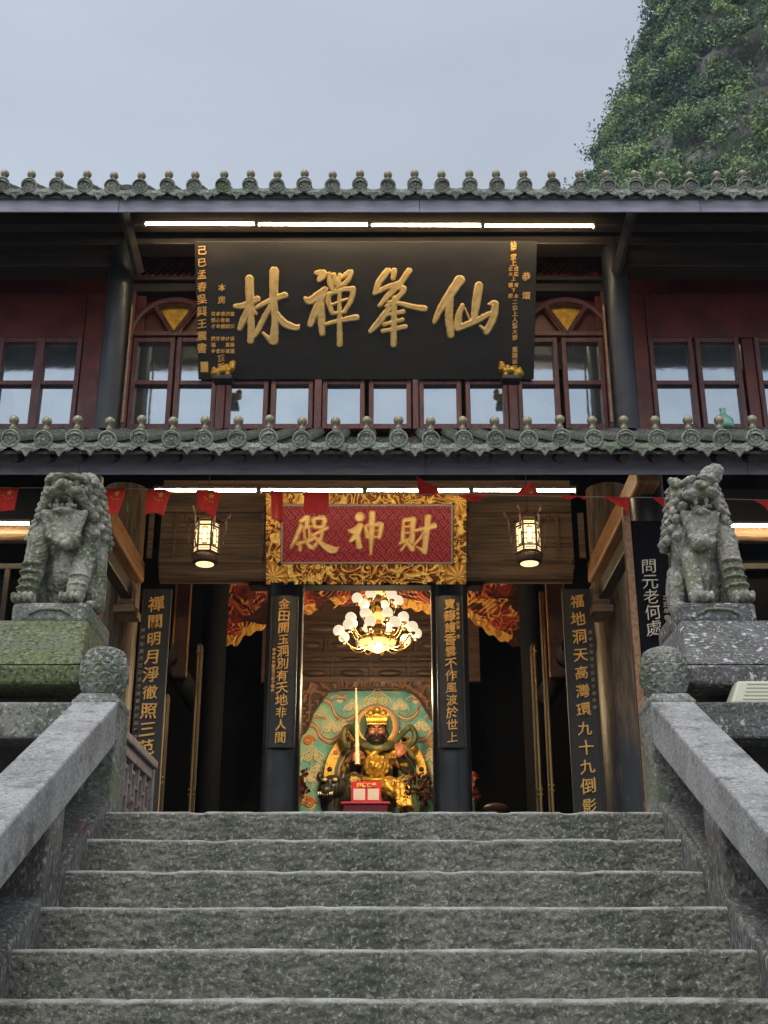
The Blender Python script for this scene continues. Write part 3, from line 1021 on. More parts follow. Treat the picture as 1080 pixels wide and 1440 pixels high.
def lion(sx, kind):
    px = -1.945 if sx < 0 else 1.945
    z0 = L + 1.17
    name = 'broad stone lion with thick beard, weathered grey green, on the mossy pedestal' if kind == 'male' else \
        'slimmer stone lion with one ear raised high, greenish face, on the lichen speckled pedestal'
    th = thing('lion_statue', name, 'statue', (px, 7.15, z0))
    base = MB()
    base.box(px - .225, px + .225, 6.87, 7.48, z0 - .002, z0 + .125)
    bm_ = base.build('plinth', 'carved_stone' if kind == 'male' else 'lichen_stone', th, bevel=.03, segs=3)
    # sunken carved scroll on the plinth front
    m = MB()
    pts = [(px - .12, 6.868, z0 + .045), (px - .07, 6.866, z0 + .075), (px, 6.866, z0 + .08), (px + .07, 6.866, z0 + .075), (px + .12, 6.868, z0 + .045)]
    m.tube(pts, .010, 6)
    m.build('carved_scroll', 'carved_stone', bm_, smooth=True)

    m = MB()
    zb = z0 + .12
    KX = .87 if kind == 'male' else .82
    C = lambda x, y, z: (px + x * KX, 7.15 + y, zb + z)
    R = lambda ax, deg: Matrix.Rotation(radians(deg), 3, ax)
    B = lambda x, y, z, r, rot=None: m.ball(C(x, y, z), ((r[0] * KX,) + tuple(r[1:])) if isinstance(r, tuple) else r, 14, 10, rot)
    K = lambda a, b, ra, rb: capsule(m, C(*a), C(*b), ra, rb)
    if kind == 'male':
        B(0, .12, .2, (.19, .2, .22))
        K((0, .08, .22), (0, .03, .58), .17, .15)
        B(0, -.03, .47, (.17, .13, .17))
        B(.01, -.04, .30, (.10, .11, .2))
        for s in (-1, 1):
            B(s * .16, -.03, .47, (.075, .11, .15))
        # front legs: straight, thick, banded
        K((-.175, -.10, .46), (-.20, -.165, .07), .074, .058)
        for k in range(4):
            B(-.192 - .003 * k, -.152 - .006 * k, .27 - .052 * k, (.080, .080, .017))
        K((.15, -.08, .36), (.125, -.17, .08), .07, .058)
        for k in range(2):
            B(.135 - .004 * k, -.14 - .01 * k, .2 - .06 * k, (.075, .076, .015))
        for x in (-.20, .12):
            B(x, -.20, .035, (.074, .08, .04))
            for k in range(4):
                B(x - .057 + .038 * k, -.272 + .008 * abs(k - 1.5), .038, (.018, .038, .034))
        # hind legs
        for s in (-1, 1):
            B(s * .19, .07, .17, (.07, .16, .16))
            B(s * .215, -.05, .035, (.046, .11, .038))
            K((s * .205, .10, .27), (s * .22, -.02, .06), .055, .04)
        # head: skull set back, overhanging brow and muzzle, open mouth, hanging jaw
        B(0, -.03, .735, (.165, .13, .13))
        B(0, -.16, .722, (.125, .09, .052))
        for s in (-1, 1):
            B(s * .072, -.235, .712, (.072, .05, .036))                       # lips
            K((s * .10, -.22, .70), (s * .158, -.14, .645), .03, .034)
            B(s * .08, -.20, .815, (.082, .058, .026), R('Y', s * 20))        # brows
            B(s * .125, -.165, .84, (.04, .04, .022), R('Y', s * 40))
            B(s * .075, -.205, .775, (.030, .030, .026))                      # eyes
            B(s * .14, -.07, .86, (.045, .034, .058), R('Y', s * -40))        # ears
            B(s * .135, -.18, .745, (.03, .04, .034))                         # cheeks
            B(s * .045, -.225, .663, (.014, .02, .03))                        # fangs
        B(0, -.265, .755, (.055, .038, .032))                                 # nose
        for s in (-1, 1):
            B(s * .035, -.27, .742, (.026, .026, .022))
        B(0, -.165, .600, (.115, .085, .030))                                 # jaw
        for k in range(7):
            x = -.09 + .03 * k
            B(x, -.225 - .012 * cos(x * 14), .628, (.011, .012, .016))        # teeth
        for k in range(9):                                                    # beard locks
            x = -.14 + .035 * k
            K((x, -.19, .59), (x * .7 + .01, -.175 - .03 * cos(x * 9), .455 - .05 * cos(x * 11)), .026, .014)
            B(x * .7 + .01, -.18 - .03 * cos(x * 9), .45 - .05 * cos(x * 11), .022)
        B(.045, -.185, .415, (.08, .065, .055))                                 # bell
        B(.05, -.215, .385, (.045, .04, .03))
        for j in range(7):                                                    # mane: rows of snail curls
            for i in range(12):
                t = radians(-38 + 256 / 11 * i + (11 if j % 2 else 0))
                rr = .17 + .014 * j
                x, y = -rr * cos(t) * 1.05, rr * sin(t) * .85 + .01
                if y < -.14:
                    continue
                z = .83 - .058 * j
                B(x, y, z, .033)
                d = Vector((x, y, 0)).normalized()
                B(x + d.x * .026, y + d.y * .026, z - .004, .019)
        K((.2, .0, .62), (.235, -.01, .45), .035, .045)
        K((.225, .0, .46), (.235, -.02, .06), .045, .055)
        for s in (-1, 1):
            for k in range(22):
                t = k / 21 * 4.2 * pi
                r = .010 + .0042 * k
                B(s * (.222 - .0012 * k), -.07 + r * cos(t) * .9, .41 + r * sin(t), .0115)
    else:
        B(0, .11, .19, (.18, .19, .2))
        K((-.01, .08, .24), (-.01, .03, .58), .16, .14)
        B(-.02, -.03, .45, (.15, .12, .18))
        B(-.03, -.05, .28, (.09, .10, .2))
        for s in (-1, 1):
            B(s * .145, -.03, .46, (.068, .10, .15))
        K((-.10, -.09, .36), (-.105, -.16, .08), .058, .048)
        K((.168, -.07, .48), (.205, -.155, .07), .074, .060)
        for x in (-.085, .205):
            B(x, -.195, .04, (.07, .085, .045))
            for k in range(4):
                B(x - .054 + .036 * k, -.272 + .008 * abs(k - 1.5), .042, (.017, .037, .035))
        for k in range(4):
            B(.185 + .006 * k, -.13 - .008 * k, .30 - .055 * k, (.083, .08, .014))
        for s in (-1, 1):
            B(s * .18, .08, .17, (.066, .15, .16))
            B(s * .205, -.04, .035, (.042, .1, .036))
        K((-.195, .03, .28), (-.205, .0, .05), .045, .04)
        # head, turned and tilted
        h = lambda x, z: (-.025 + x * .985 + z * -.12 * 0, z + x * .10)
        def H(x, y, z, r, rot=None):
            xx, zz = h(x, z)
            B(xx, y, zz, r, rot)
        H(0, -.03, .735, (.155, .13, .125))
        H(0, -.16, .722, (.115, .09, .05))
        for s in (-1, 1):
            H(s * .066, -.228, .708, (.066, .048, .034))
            H(s * .072, -.19, .81, (.078, .055, .026), R('Y', s * 20 - 6))
            H(s * .07, -.195, .772, (.028, .028, .025))
            H(s * .125, -.165, .74, (.03, .04, .034))
            H(s * .12, -.16, .66, (.034, .05, .03))
            H(s * .042, -.22, .66, (.013, .02, .028))
        H(0, -.255, .75, (.052, .036, .03))
        H(0, -.155, .598, (.10, .08, .028))
        for k in range(6):
            H(-.07 + .028 * k, -.215, .624, (.010, .012, .015))
        # ears: a small one, and a broad one raised high
        B(-.155, -.07, .845, (.062, .034, .03), R('Y', 22))
        B(.075, -.05, .855, (.10, .08, .04), R('Y', -22))
        B(.125, -.07, .895, (.095, .036, .066), R('Y', -34))
        B(.160, -.085, .92, (.060, .028, .052), R('Y', -24))
        for k in range(8):
            x = -.14 + .033 * k
            K((x, -.175, .59), (x * .7 - .015, -.165 - .03 * cos(x * 9), .45 - .05 * cos(x * 11)), .026, .014)
            B(x * .7 - .015, -.17 - .03 * cos(x * 9), .445 - .05 * cos(x * 11), .021)
        B(-.04, -.17, .405, (.08, .07, .05))
        K((-.165, -.04, .78), (-.205, -.03, .53), .03, .022)
        K((-.18, -.06, .77), (-.215, -.07, .60), .02, .014)
        for j in range(7):
            for i in range(12):
                t = radians(-38 + 256 / 11 * i + (11 if j % 2 else 0))
                rr = .16 + .014 * j
                x, y = -rr * cos(t) * 1.03, rr * sin(t) * .85 + .01
                if y < -.13:
                    continue
                z = .82 - .058 * j
                B(x, y, z, .031)
                d = Vector((x, y, 0)).normalized()
                B(x + d.x * .025, y + d.y * .025, z - .004, .018)
        K((.19, .02, .80), (.235, .0, .66), .03, .026)
        for k in range(20):
            t = k / 19 * 4 * pi
            r = .010 + .0042 * k
            B((.215 - .0012 * k), -.06 + r * cos(t) * .9, .42 + r * sin(t), .011)
    remeshed(m, 'body', 'lion_stone_green' if kind == 'male' else 'lion_stone_grey', th, voxel=.0056, amp=.005, freq=15, smooth_it=1, amp2=.005, freq2=50,
              fine=lambda p: -.0022 * math.sin(mnoise.noise(p * 11) * 20))
    return th


lion(-1, 'male')
lion(1, 'female')

# pale box standing on the right terrace rail
bx = thing('plastic_box', 'pale yellowish plastic box standing on the stone rail below the right lion', 'box', (1.93, 6.38, L + .567), local=True)
m = MB()
m.hexa([(-.13, -.08, 0), (.16, -.08, 0), (.16, .08, 0), (-.13, .08, 0)], [(-.075, -.05, .125), (.13, -.05, .125), (.13, .06, .125), (-.075, .06, .125)])
m.build('case', 'pale_plastic', bx, bevel=.012, segs=3)
m = MB()
for k in range(5):
    z = .02 + .021 * k
    sh = z / .125
    m.box(-.128 + .055 * sh + .055, .155 - .03 * sh - .02, -.0835 + .03 * sh, -.075 + .03 * sh, z, z + .006)
m.build('rib', 'pale_plastic', bx)

# ================================================================== TEMPLE
T = thing('temple_hall', 'two storey dark wooden temple hall with grey tiled eaves and red windows', 'temple', (AX, 12.8, L))
UP, LO = 12.8, 12.8


def eave(name, Yf, Zf, pitch, length, x0, x1, ball_dz, sp=.27, phase=0.):
    n = int((x1 - x0) / sp)
    c, s = cos(pitch), sin(pitch)

    def on(y, off=0.0):       # distance y up the slope, off above it
        return Yf + y * c - off * s, Zf + y * s + off * c
    m = MB()
    # barrel and pan rows, tile after tile up the slope
    for i in range(n + 1):
        xc = x0 + phase + i * sp
        for kind in (0, 1):
            xm = xc if kind == 0 else xc + sp / 2
            seg = 6
            vs, fs = [], []
            ys = []
            y = 0.0
            while y < length:
                ys += [(y, 0.0), (min(y + .195, length), -.010)]
                y += .2
            for (yy, drop) in ys:
                for k in range(seg + 1):
                    t = pi * k / seg
                    if kind == 0:
                        X, off = xm - .068 * cos(t), .03 + (.068 + drop * .9) * sin(t)
                    else:
                        X, off = xm - .095 * cos(t), .035 - .05 * sin(t) + drop
                    Y, Z = on(yy, off)
                    vs.append((X, Y, Z))
            for a in range(len(ys) - 1):
                for k in range(seg):
                    q = a * (seg + 1) + k
                    fs.append((q, q + 1, q + seg + 2, q + seg + 1))
            m.add(vs, fs)
    Ya, Za = on(0.02, -.05)
    Yb, Zb = on(length, -.05)
    m.hexa([(x0 - .2, Ya, Za - .03), (x1 + .2, Ya, Za - .03), (x1 + .2, Yb, Zb - .03), (x0 - .2, Yb, Zb - .03)],
           [(x0 - .2, Ya, Za), (x1 + .2, Ya, Za), (x1 + .2, Yb, Zb), (x0 - .2, Yb, Zb)])
    roof = m.build(name, 'roof_tile', T, smooth=True, auto=40)
    # round end caps with a raised rim and flower, drip tiles between them
    fin = None
    rr = random.Random(int(Yf * 10))
    for i in range(n + 1):
        xc = x0 + phase + i * sp + rr.uniform(-.009, .009)
        sag = .014 * mnoise.noise(Vector((xc * .55, Yf, 3)))
        zc = Zf + .055 + sag + rr.uniform(-.009, .009)
        tx, tz = rr.uniform(-.05, .05), radians(12 + rr.uniform(-5, 5))
        tilt = Vector((tx, -cos(tz), -sin(tz))).normalized()
        prof = [(.073, -.03), (.078, .004), (.078, .014), (.071, .019), (.066, .009), (.054, .007), (.048, .015), (.030, .020), (.023, .010), (.013, .019), (.002, .021)]
        cap = MB()
        cap.lathe(prof, 24, (xc, Yf - .004, zc), tilt, fn=lambda t, h, r: (.008 * cos(8 * t) if .02 < r < .05 else 0))
        cap.build('tile_end', 'tile_cap', roof, smooth=True, auto=45)
        # drip tile: an ogee tongue with raised outline
        dz, drop = sag + rr.uniform(-.008, .008), rr.uniform(.9, 1.1)
        pts = []
        for k in range(21):
            u = -1 + 2 * k / 20
            zz = -.055 - .055 * (1 - abs(u)) ** 1.2 * drop - .012 * cos(u * pi * 3) * (1 - u * u)
            pts.append((u * .116, zz))
        top = [(.122 * (1 - 2 * k / 8), .030 - .045 * sin(pi * k / 8)) for k in range(9)]
        xm = xc + sp / 2
        dr = MB()
        dr.prism(pts + top, .016, (xm, Yf + .012, Zf + .03 + dz), XV, ZV - YV * .12, tilt)
        for q in (.86, .52):
            ln = []
            for k in range(2, 19):
                u, zz = pts[k][0] * q, -.03 + (pts[k][1] + .03) * q
                ln.append((xm + u, Yf + .012 - .12 * zz - .019, Zf + .03 + dz + zz))
            dr.tube(ln, .0055, 5)
        dr.ball((xm, Yf - .004, Zf - .02 + dz), (.018, .008, .016), 8, 6)
        dr.build('drip_tile', 'tile_cap', roof, smooth=True, auto=35)
        # finial: a glazed ball on a short neck
        if fin is None:
            f = MB()
            f.lathe([(.03, -.04), (.028, .005), (.020, .018), (.018, .032), (.026, .037), (.038, .050), (.043, .068), (.039, .088), (.025, .103), (.004, .109)], 16)
            fin = f.build('finial', 'finial_glaze', roof, smooth=True)
            ob = fin
        else:
            ob = fin.copy()
            COL.objects.link(ob)
            ob.parent = roof
        ob.location = (xc, Yf + .03, zc + ball_dz)
    return roof


lowZ = zat(617, 9.33) - .055
upZ = zat(261, 10.05) - .055
roof_lo = eave('lower_roof', 9.33, lowZ, radians(26.6), 2.75, -5.13, 5.13, .115, phase=(at(15, 617, 9.33).x + 5.13) % .27)
roof_up = eave('upper_roof', 10.05, upZ, radians(30), 6.0, -5.67, 5.67, .082, phase=(at(42, 258, 10.05).x + 5.67) % .27)

# soffits, rafters and fascia boards
for (Yf, Zf, pitch, ln, xw, f0, f1, fy) in ((9.33, lowZ, radians(26.6), 2.7, 5.1, 640, 667, 9.62), (10.05, upZ, radians(30), 5.0, 5.6, 276, 298, 10.12)):
    m = MB()
    c, s = cos(pitch), sin(pitch)
    y0 = .12
    n = int(2 * xw / .27)
    for i in range(n):
        x = -xw + .1 + i * .27
        a, b = Vector((x, Yf + y0 * c, Zf + y0 * s - .13)), Vector((x, Yf + ln * c, Zf + ln * s - .13))
        m.tube([a, b], .045, 8)
    m.build_each('rafter', 'dark_wood', T, smooth=True, auto=50)
    m = MB()
    za, zb = zat(f1, fy), zat(f0, fy)
    for a, b in ((-xw - .1, -2.6), (-2.597, .35), (.353, 3.1), (3.103, xw + .1)):
        m.box(a, b, fy, fy + .016, za, zb + .03)
    m.build_each('fascia', 'fascia_paint', T, bevel=.006)
    m = MB()
    m.box(-xw, xw, fy + .02, fy + .16, za + .10, zb + .05)
    m.build('eave_beam', 'dark_wood', T, bevel=.01)
# close the roof behind
m = MB()
m.box(-5.6, 5.6, 15.2, 21, 11.6, 11.8)
m.build('roof_deck', 'dark_wood', T)

# ---------------------------------------------------------------- upper storey
Yu = 11.75
zr = lambda py: zat(py, Yu)
xr = lambda px, py=545: at(px, py, Yu).x


def bar(mb, xa, xb, za, zb, y=Yu, d=.06, back=.03):
    mb.box(xa, xb, y - d, y + back, za, zb)


zsill, ztop = zr(606), zr(478)
zmid = zr(541)
m = MB()                                   # backing wall, pieced round the windows
m.box(-5.6, 5.6, Yu + .10, Yu + .16, zr(474), 9.9)
m.box(-5.6, 5.6, Yu + .10, Yu + .16, 6.93, zr(603))
m.box(-5.6, xr(-60), Yu + .10, Yu + .16, zr(603) + .002, zr(474) - .002)
m.box(xr(1165), 5.6, Yu + .10, Yu + .16, zr(603) + .002, zr(474) - .002)
m.build_each('upper_wall', 'red_wall', T)

center = [190, 252, 325, 388, 460, 525, 595, 660, 733, 798]
side = [-57, 0, 58, 922, 988, 1072, 1132]
win_top = {}


def casement(px, pw, top=478):
    xa, xb = xr(px - 6), xr(px + pw + 6)
    zt = zr(top)
    mm = MB()
    fw = .05
    bar(mm, xa, xa + fw, zsill, zt)
    bar(mm, xb - fw, xb, zsill, zt)
    bar(mm, xa + fw, xb - fw, zt - .055, zt - .001, d=.055)
    bar(mm, xa + fw, xb - fw, zsill, zsill + .06, d=.055)
    bar(mm, xa + fw, xb - fw, zmid - .025, zmid + .025, d=.055)
    wo_ = mm.build('window', 'window_wood', T, bevel=.006)
    for (z0, z1) in ((zsill + .055, zmid - .022), (zmid + .022, zt - .05)):
        mm = MB()
        tl = random.uniform(-.006, .006)
        mm.box(xa + fw - .008, xb - fw + .008, Yu + .0, Yu + .012, z0, z1, rot=Matrix.Rotation(tl, 3, 'X') @ Matrix.Rotation(random.uniform(-.008, .008), 3, 'Z'))
        mm.build('pane', 'glass', wo_)


for px in center:
    casement(px, 47)
for px in side:
    casement(px, 47 if px < 900 else 50)

# posts between the window pairs, wall panels of the side bays
m = MB()
for a, b in ((170, 183), (306, 318), (443, 453), (580, 588), (714, 726), (852, 866)):
    bar(m, xr(a), xr(b), zsill - .02, zr(404), d=.09)
m.build_each('mullion', 'window_wood', T, bevel=.008)
m = MB()
for a, b, c_, d_ in ((112, 166, 606, 415), (868, 915, 606, 415), (1049, 1065, 606, 478)):
    bar(m, xr(a), xr(b), zr(c_), zr(d_), d=.04)
bar(m, xr(-64), xr(111), zr(477), zr(415), d=.04)
bar(m, xr(916), xr(1165), zr(477), zr(415), d=.04)
m.build_each('wall_panel', 'red_wall', T, bevel=.008)

# wall between window heads and lattice: fanlights at both ends
for cx_, sgn in ((245, -1), (797, 1)):
    mm = MB()
    zc = zr(476)
    xc = xr(cx_, 476)
    R1 = .46
    n = 18
    arc = [(xc + R1 * cos(pi * k / n), Yu - .05, zc + R1 * .98 * sin(pi * k / n)) for k in range(n + 1)]
    mm.tube(arc, .034, 6)
    for ang in (60, 120):
        mm.tube([(xc, Yu - .05, zc + .02), (xc + R1 * cos(radians(ang)), Yu - .05, zc + R1 * .98 * sin(radians(ang)))], .028, 6)
    bar(mm, xc - R1 - .06, xc + R1 + .06, zc + .002, zc + .05, d=.07)
    fan = mm.build('fanlight', 'window_wood', T, smooth=True, auto=40)
    for a0, a1, mat in ((0, 60, 'red_wall'), (60, 120, 'gold_leaf'), (120, 180, 'red_wall')):  # middle pane coloured gold to paint in a warm reflection
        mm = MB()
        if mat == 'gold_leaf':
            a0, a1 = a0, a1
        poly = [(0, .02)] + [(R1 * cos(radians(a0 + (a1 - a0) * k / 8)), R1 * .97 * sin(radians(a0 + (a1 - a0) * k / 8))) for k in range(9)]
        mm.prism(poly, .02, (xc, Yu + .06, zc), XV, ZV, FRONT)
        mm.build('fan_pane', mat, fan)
m = MB()
zl0, zl1 = zr(475), zr(418)
bar(m, xr(310), xr(716), zl0, zl1, d=.02)
bar(m, xr(183), xr(196), zl0, zl1, d=.03)
bar(m, xr(845), xr(852), zl0, zl1, d=.03)
m.build_each('wall_panel', 'red_wall', T, bevel=.006)
m = MB()
for pa, pb, dd in ((416, 405, .10), (404, 399, .16), (351, 343, .10)):
    m.box(xr(172), xr(862), Yu - dd, Yu + .05, zr(pa), zr(pb))
m.build_each('moulding', 'dark_wood', T, bevel=.008)
# criss-cross lattice panels above the fanlights
for a, b in ((200, 330), (700, 832)):
    mm = MB()
    xa, xb, za, zb = xr(a, 375), xr(b, 375), zr(398) + .01, zr(353) - .01
    hgt = zb - za
    xx = xa - hgt
    while xx < xb:
        for s in (1, -1):
            p0x, p1x = (xx, xx + hgt) if s > 0 else (xx + hgt, xx)
            z0_, z1_ = za, zb
            # clip to the panel
            t0, t1 = 0., 1.
            dx = p1x - p0x
            for lim, sign in ((xa, 1), (xb, -1)):
                t = (lim - p0x) / dx
                if (dx > 0) == (sign > 0):
                    t0 = max(t0, t)
                else:
                    t1 = min(t1, t)
            if t1 - t0 > .05:
                q0 = (p0x + dx * t0, Yu - .03 - .012 * s, za + hgt * t0)
                q1 = (p0x + dx * t1, Yu - .03 - .012 * s, za + hgt * t1)
                mm.tube([q0, q1], .011, 4)
        xx += .078
    bar(mm, xa - .05, xa, za - .03, zb + .03)
    bar(mm, xb, xb + .05, za - .03, zb + .03)
    mm.box(xa, xb, Yu + .02, Yu + .05, za - .02, zb + .02)
    mm.build('lattice_panel', 'red_wall', T)
# dark beams high under the eave
m = MB()
m.box(-5.5, 5.5, 11.05, 11.3, zat(343, 11.05), zat(322, 11.05))
m.box(-5.5, xr(160), 11.18, 11.46, zr(414), zr(345))
m.box(xr(873), 5.5, 11.18, 11.46, zr(414), zr(345))
m.box(-5.5, 5.5, 10.72, 10.85, zat(327, 10.85), zat(318, 10.72) + .25)
m.build_each('upper_beam', 'dark_wood', T, bevel=.012)
m = MB()
m.box(xr(170), xr(862), Yu - .02, Yu + .08, zr(342), zr(300))
m.build_each('wall_panel', 'inner_wood', T)
for px in (155, 878):
    m = MB()
    p = at(px - (3 if px < 500 else -3), 590, 11.18)
    m.tube([(p.x, 11.18, 6.8), (p.x, 11.18, 9.7)], .132, 24)
    m.build('upper_column', 'black_lacquer', T, smooth=True, auto=50)
    m = MB()                                  # gilt edge strip on the wall beside the column
    s = 1 if px < 500 else -1
    m.box(p.x + s * .150, p.x + s * .166, 11.12, 11.16, zat(595, 11.15), zat(430, 11.15))
    m.build('edge_strip', 'warm_wood', T)
    m = MB()                                  # bracket strut
    q = at(866 if px > 500 else 197, 372, 11.05)
    m.tube([(q.x, 11.05, q.z - .1), (q.x + (-s) * .12, 10.3, q.z + .42)], .06, 4)
    m.build('bracket', 'dark_wood', T, bevel=.01)

# ---------------------------------------------------------------- lower storey, porch
Yc = 12.8
for px in (161, 868):
    D = at(px, 900, 12.9)
    m = MB()
    m.tube([(D.x, 12.9, L - .002), (D.x, 12.9, 6.9)], .235, 32)
    m.build('column', 'aged_column', T, smooth=True, auto=50)
for px in (393, 637):
    D = at(px, 1130, Yc)
    m = MB()
    m.tube([(D.x, Yc, L - .002), (D.x, Yc, 5.95)], .20, 32)
    m.build('column', 'black_lacquer', T, smooth=True, auto=50)
for sx, px in ((-1, 110), (1, 918)):
    p = at(px, 800, 10.25)
    m = MB()
    m.tube([(p.x, 10.25, L - .002), (p.x, 10.25, zat(672, 10.25))], .15, 24)
    m.build('porch_column', 'black_lacquer', T, smooth=True, auto=50)
    # warm brown edge post beside the column
    e0 = at(880 if sx > 0 else 150, 720, 10.05)
    m = MB()
    m.box(e0.x - .03, e0.x + .03, 10.02, 10.1, L, zat(700, 10.05))
    m.build('edge_post', 'warm_wood', T, bevel=.006)

# beams running back from the porch columns to the hall columns
for sx in (-1, 1):
    xb = AX + sx * 2.50
    m = MB()
    zb = zat(742, 11.4) if False else 5.72
    m.box(xb - .10, xb + .10, 9.86, 12.66, zb - .02, zb + .22)
    m.build('tie_beam', 'warm_wood', T, bevel=.03, segs=3)
    m = MB()
    m.box(xb - .06, xb + .06, 10.4, 12.66, zb - .30, zb - .14)
    m.build('tie_beam', 'dark_wood', T, bevel=.012)
    m = MB()                                      # shaped corbel under the beam end
    q = at(180 if sx < 0 else 843, 850, 12.45)
    m.box(q.x - .08, q.x + .08, 12.3, 12.66, q.z - .05, q.z + .22)
    m.box(q.x - .11, q.x + .11, 12.26, 12.66, q.z - .14, q.z - .052)
    m.build_each('corbel', 'plank_wood', T, bevel=.015)

# wall above the doorway: round tie beam, boarded panels with frames
zt0 = zat(807, Yc)
m = MB()
m.tube([(AX - 2.25, Yc - .02, zt0), (AX + 2.25, Yc - .02, zt0)], .115, 16)
m.build('round_beam', 'plank_wood', T, smooth=True, auto=50)
m = MB()
m.box(AX - 2.3, AX + 2.3, Yc + .06, Yc + .12, zt0 + .09, 7.0)
m.build('boarded_wall', 'plank_wood', T)
m = MB()
for sx in (-1, 1):
    for (pa, pb, dd) in ((792, 783, .05), (762, 756, .02), (733, 729, .02), (720, 711, .06)):
        xa, xb = sorted((AX + sx * 1.15, AX + sx * 2.28))
        m.box(xa, xb, Yc + .06 - dd, Yc + .062, zat(pa, Yc), zat(pb, Yc))
    for pxa, pxb in (((207, 214), (243, 247), (366, 371)) if sx < 0 else ((658, 663), (783, 787), (815, 823))):
        m.box(xr(pxa, 760) if False else at(pxa, 760, Yc).x, at(pxb, 760, Yc).x, Yc + .015, Yc + .063, zat(783, Yc), zat(720, Yc))
m.build_each('panel_frame', 'plank_wood', T, bevel=.005)
m = MB()
m.box(AX - 1.28, AX + 1.28, Yc - .06, Yc + .16, zat(825, Yc), zat(812, Yc))
m.build('door_lintel', 'interior_black', T, bevel=.01)
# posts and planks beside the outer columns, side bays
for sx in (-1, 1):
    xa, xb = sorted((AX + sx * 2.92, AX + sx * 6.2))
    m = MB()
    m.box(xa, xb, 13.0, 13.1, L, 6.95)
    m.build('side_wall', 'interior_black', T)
    m = MB()
    m.tube([(xa, 12.75, zat(752, 12.75)), (xb, 12.75, zat(752, 12.75))], .10, 14)
    m.build('round_beam', 'plank_wood', T, smooth=True, auto=50)
    m = MB()
    m.box(xa, xb, 12.9, 12.97, zat(800, 12.9), zat(792, 12.9))
    m.box(xa, xb, 12.9, 12.97, zat(900, 12.9), zat(890, 12.9))
    for k in range(4):
        xx = AX + sx * (3.35 + .62 * k)
        m.box(xx - .03, xx + .03, 12.9, 12.96, L, zat(800, 12.9))
    m.build_each('side_panelling', 'dark_wood', T, bevel=.006)

# hall interior
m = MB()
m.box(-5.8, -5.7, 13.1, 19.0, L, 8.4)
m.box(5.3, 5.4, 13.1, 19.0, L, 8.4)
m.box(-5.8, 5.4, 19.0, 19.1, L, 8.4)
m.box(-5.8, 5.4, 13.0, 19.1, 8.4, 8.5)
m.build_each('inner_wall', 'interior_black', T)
m = MB()
for (Yi, pa, pb) in ((17.6, 958, 840),):
    m.box(AX - 1.6, AX + 1.6, Yi, Yi + .08, zat(pa, Yi), zat(pb, Yi) + .5)
m.build('inner_panel_wall', 'inner_wood', T)
m = MB()                     # raised fields of the panelled wall
zz = lambda p: zat(p, 17.56)
for (pa, pb, nn) in ((872, 893, 3), (897, 915, 5), (921, 931, 4), (937, 954, 4)):
    w_ = 2.2 / nn
    for k in range(nn):
        xa = AX - 1.1 + k * w_ + .03
        za, zb = zz(pb), zz(pa)
        cxm, czm, hx, hz = xa + (w_ - .06) / 2, (za + zb) / 2, (w_ - .06) / 2, (zb - za) / 2
        loop = [(cxm + sx_ * hx, 17.58, czm + sz_ * hz) for sx_, sz_ in ((-1, -1), (1, -1), (1, 1), (-1, 1), (-1, -1))]
        m.tube(loop, .016, 5)
        m.ball((cxm, 17.6, czm), (hx * .75, .03, hz * .62), 12, 6)
m.build('panel_moulding', 'inner_wood', T, smooth=True, auto=50)
# logs, transoms and open doors in the side aisles
for sx in (-1, 1):
    xb = AX + sx * 2.27
    m = MB()
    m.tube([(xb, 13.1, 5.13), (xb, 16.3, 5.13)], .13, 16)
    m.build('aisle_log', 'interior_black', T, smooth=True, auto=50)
    m = MB()
    a, b = (246, 266) if sx < 0 else (770, 794)
    p0, p1 = at(a, 880, 13.6), at(b, 880, 13.6)
    m.box(p0.x, p1.x, 13.58, 13.66, zat(952, 13.6), zat(800, 13.6))
    tp_ = m.build('transom_panel', 'door_red', T, bevel=.01)
    m = MB()
    e_ = p0.x if sx < 0 else p1.x
    m.box(e_ - .012, e_ + .012, 13.55, 13.59, zat(945, 13.6), zat(800, 13.6))
    e_ = p1.x if sx < 0 else p0.x
    m.box(e_ - .006, e_ + .006, 13.55, 13.59, zat(945, 13.6), zat(800, 13.6))
    m.build('gilt_trim', 'brass', tp_)
    pc = at(298 if sx < 0 else 752, 950, 15.6)
    m = MB()
    m.tube([(pc.x, 15.6, L), (pc.x, 15.6, 8.3)], .17, 20)
    m.build('aisle_column', 'interior_black', T, smooth=True, auto=50)
    # doors folded open: seen almost edge-on, gilt edges and carved lower panels
    for (px, Yd, depth, ptop) in (((272, 14.2, .16, 905), (228, 13.35, .14, 975)) if sx < 0 else ((757, 14.2, .16, 905), (773, 13.9, .10, 830))):
        q = at(px, 1050, Yd)
        ztop_ = zat(ptop, Yd)
        mm = MB()
        mm.box(q.x - .025, q.x + .025, Yd, Yd + depth, L, ztop_)
        d = mm.build('door', 'black_lacquer', T, bevel=.005)
        mm = MB()
        for yy in (Yd + depth - .02,):
            mm.box(q.x - .03, q.x + .03, yy, yy + .012, L + .02, ztop_ - .02)
        mm.box(q.x - .010, q.x + .012, Yd - .008, Yd, L + .02, ztop_ - .02)
        for z in (L + .9, L + 1.28, L + 1.34, ztop_ - .1):
            mm.box(q.x - .031, q.x + .031, Yd, Yd + depth, z, z + .018)
        mm.build('gilt_trim', 'brass', d)
        xo = q.x + (-sx) * .027
        f = relief('carved_panel', 'gilt_carving', lambda X, Z: scroll(X, Z, 22, 5), 0, depth - .02, 0, .7, 20, 60, .012,
                   (xo, Yd + .01, L + .15), (0, 1, 0), (0, 0, 1), (-sx, 0, 0), d)

# threshold wall/altar step in the doorway (dark timber)
m = MB()
m.box(AX - 2.3, AX + 2.3, 13.0, 13.12, L, L + .22)
m.build('threshold', 'dark_wood', T, bevel=.01)

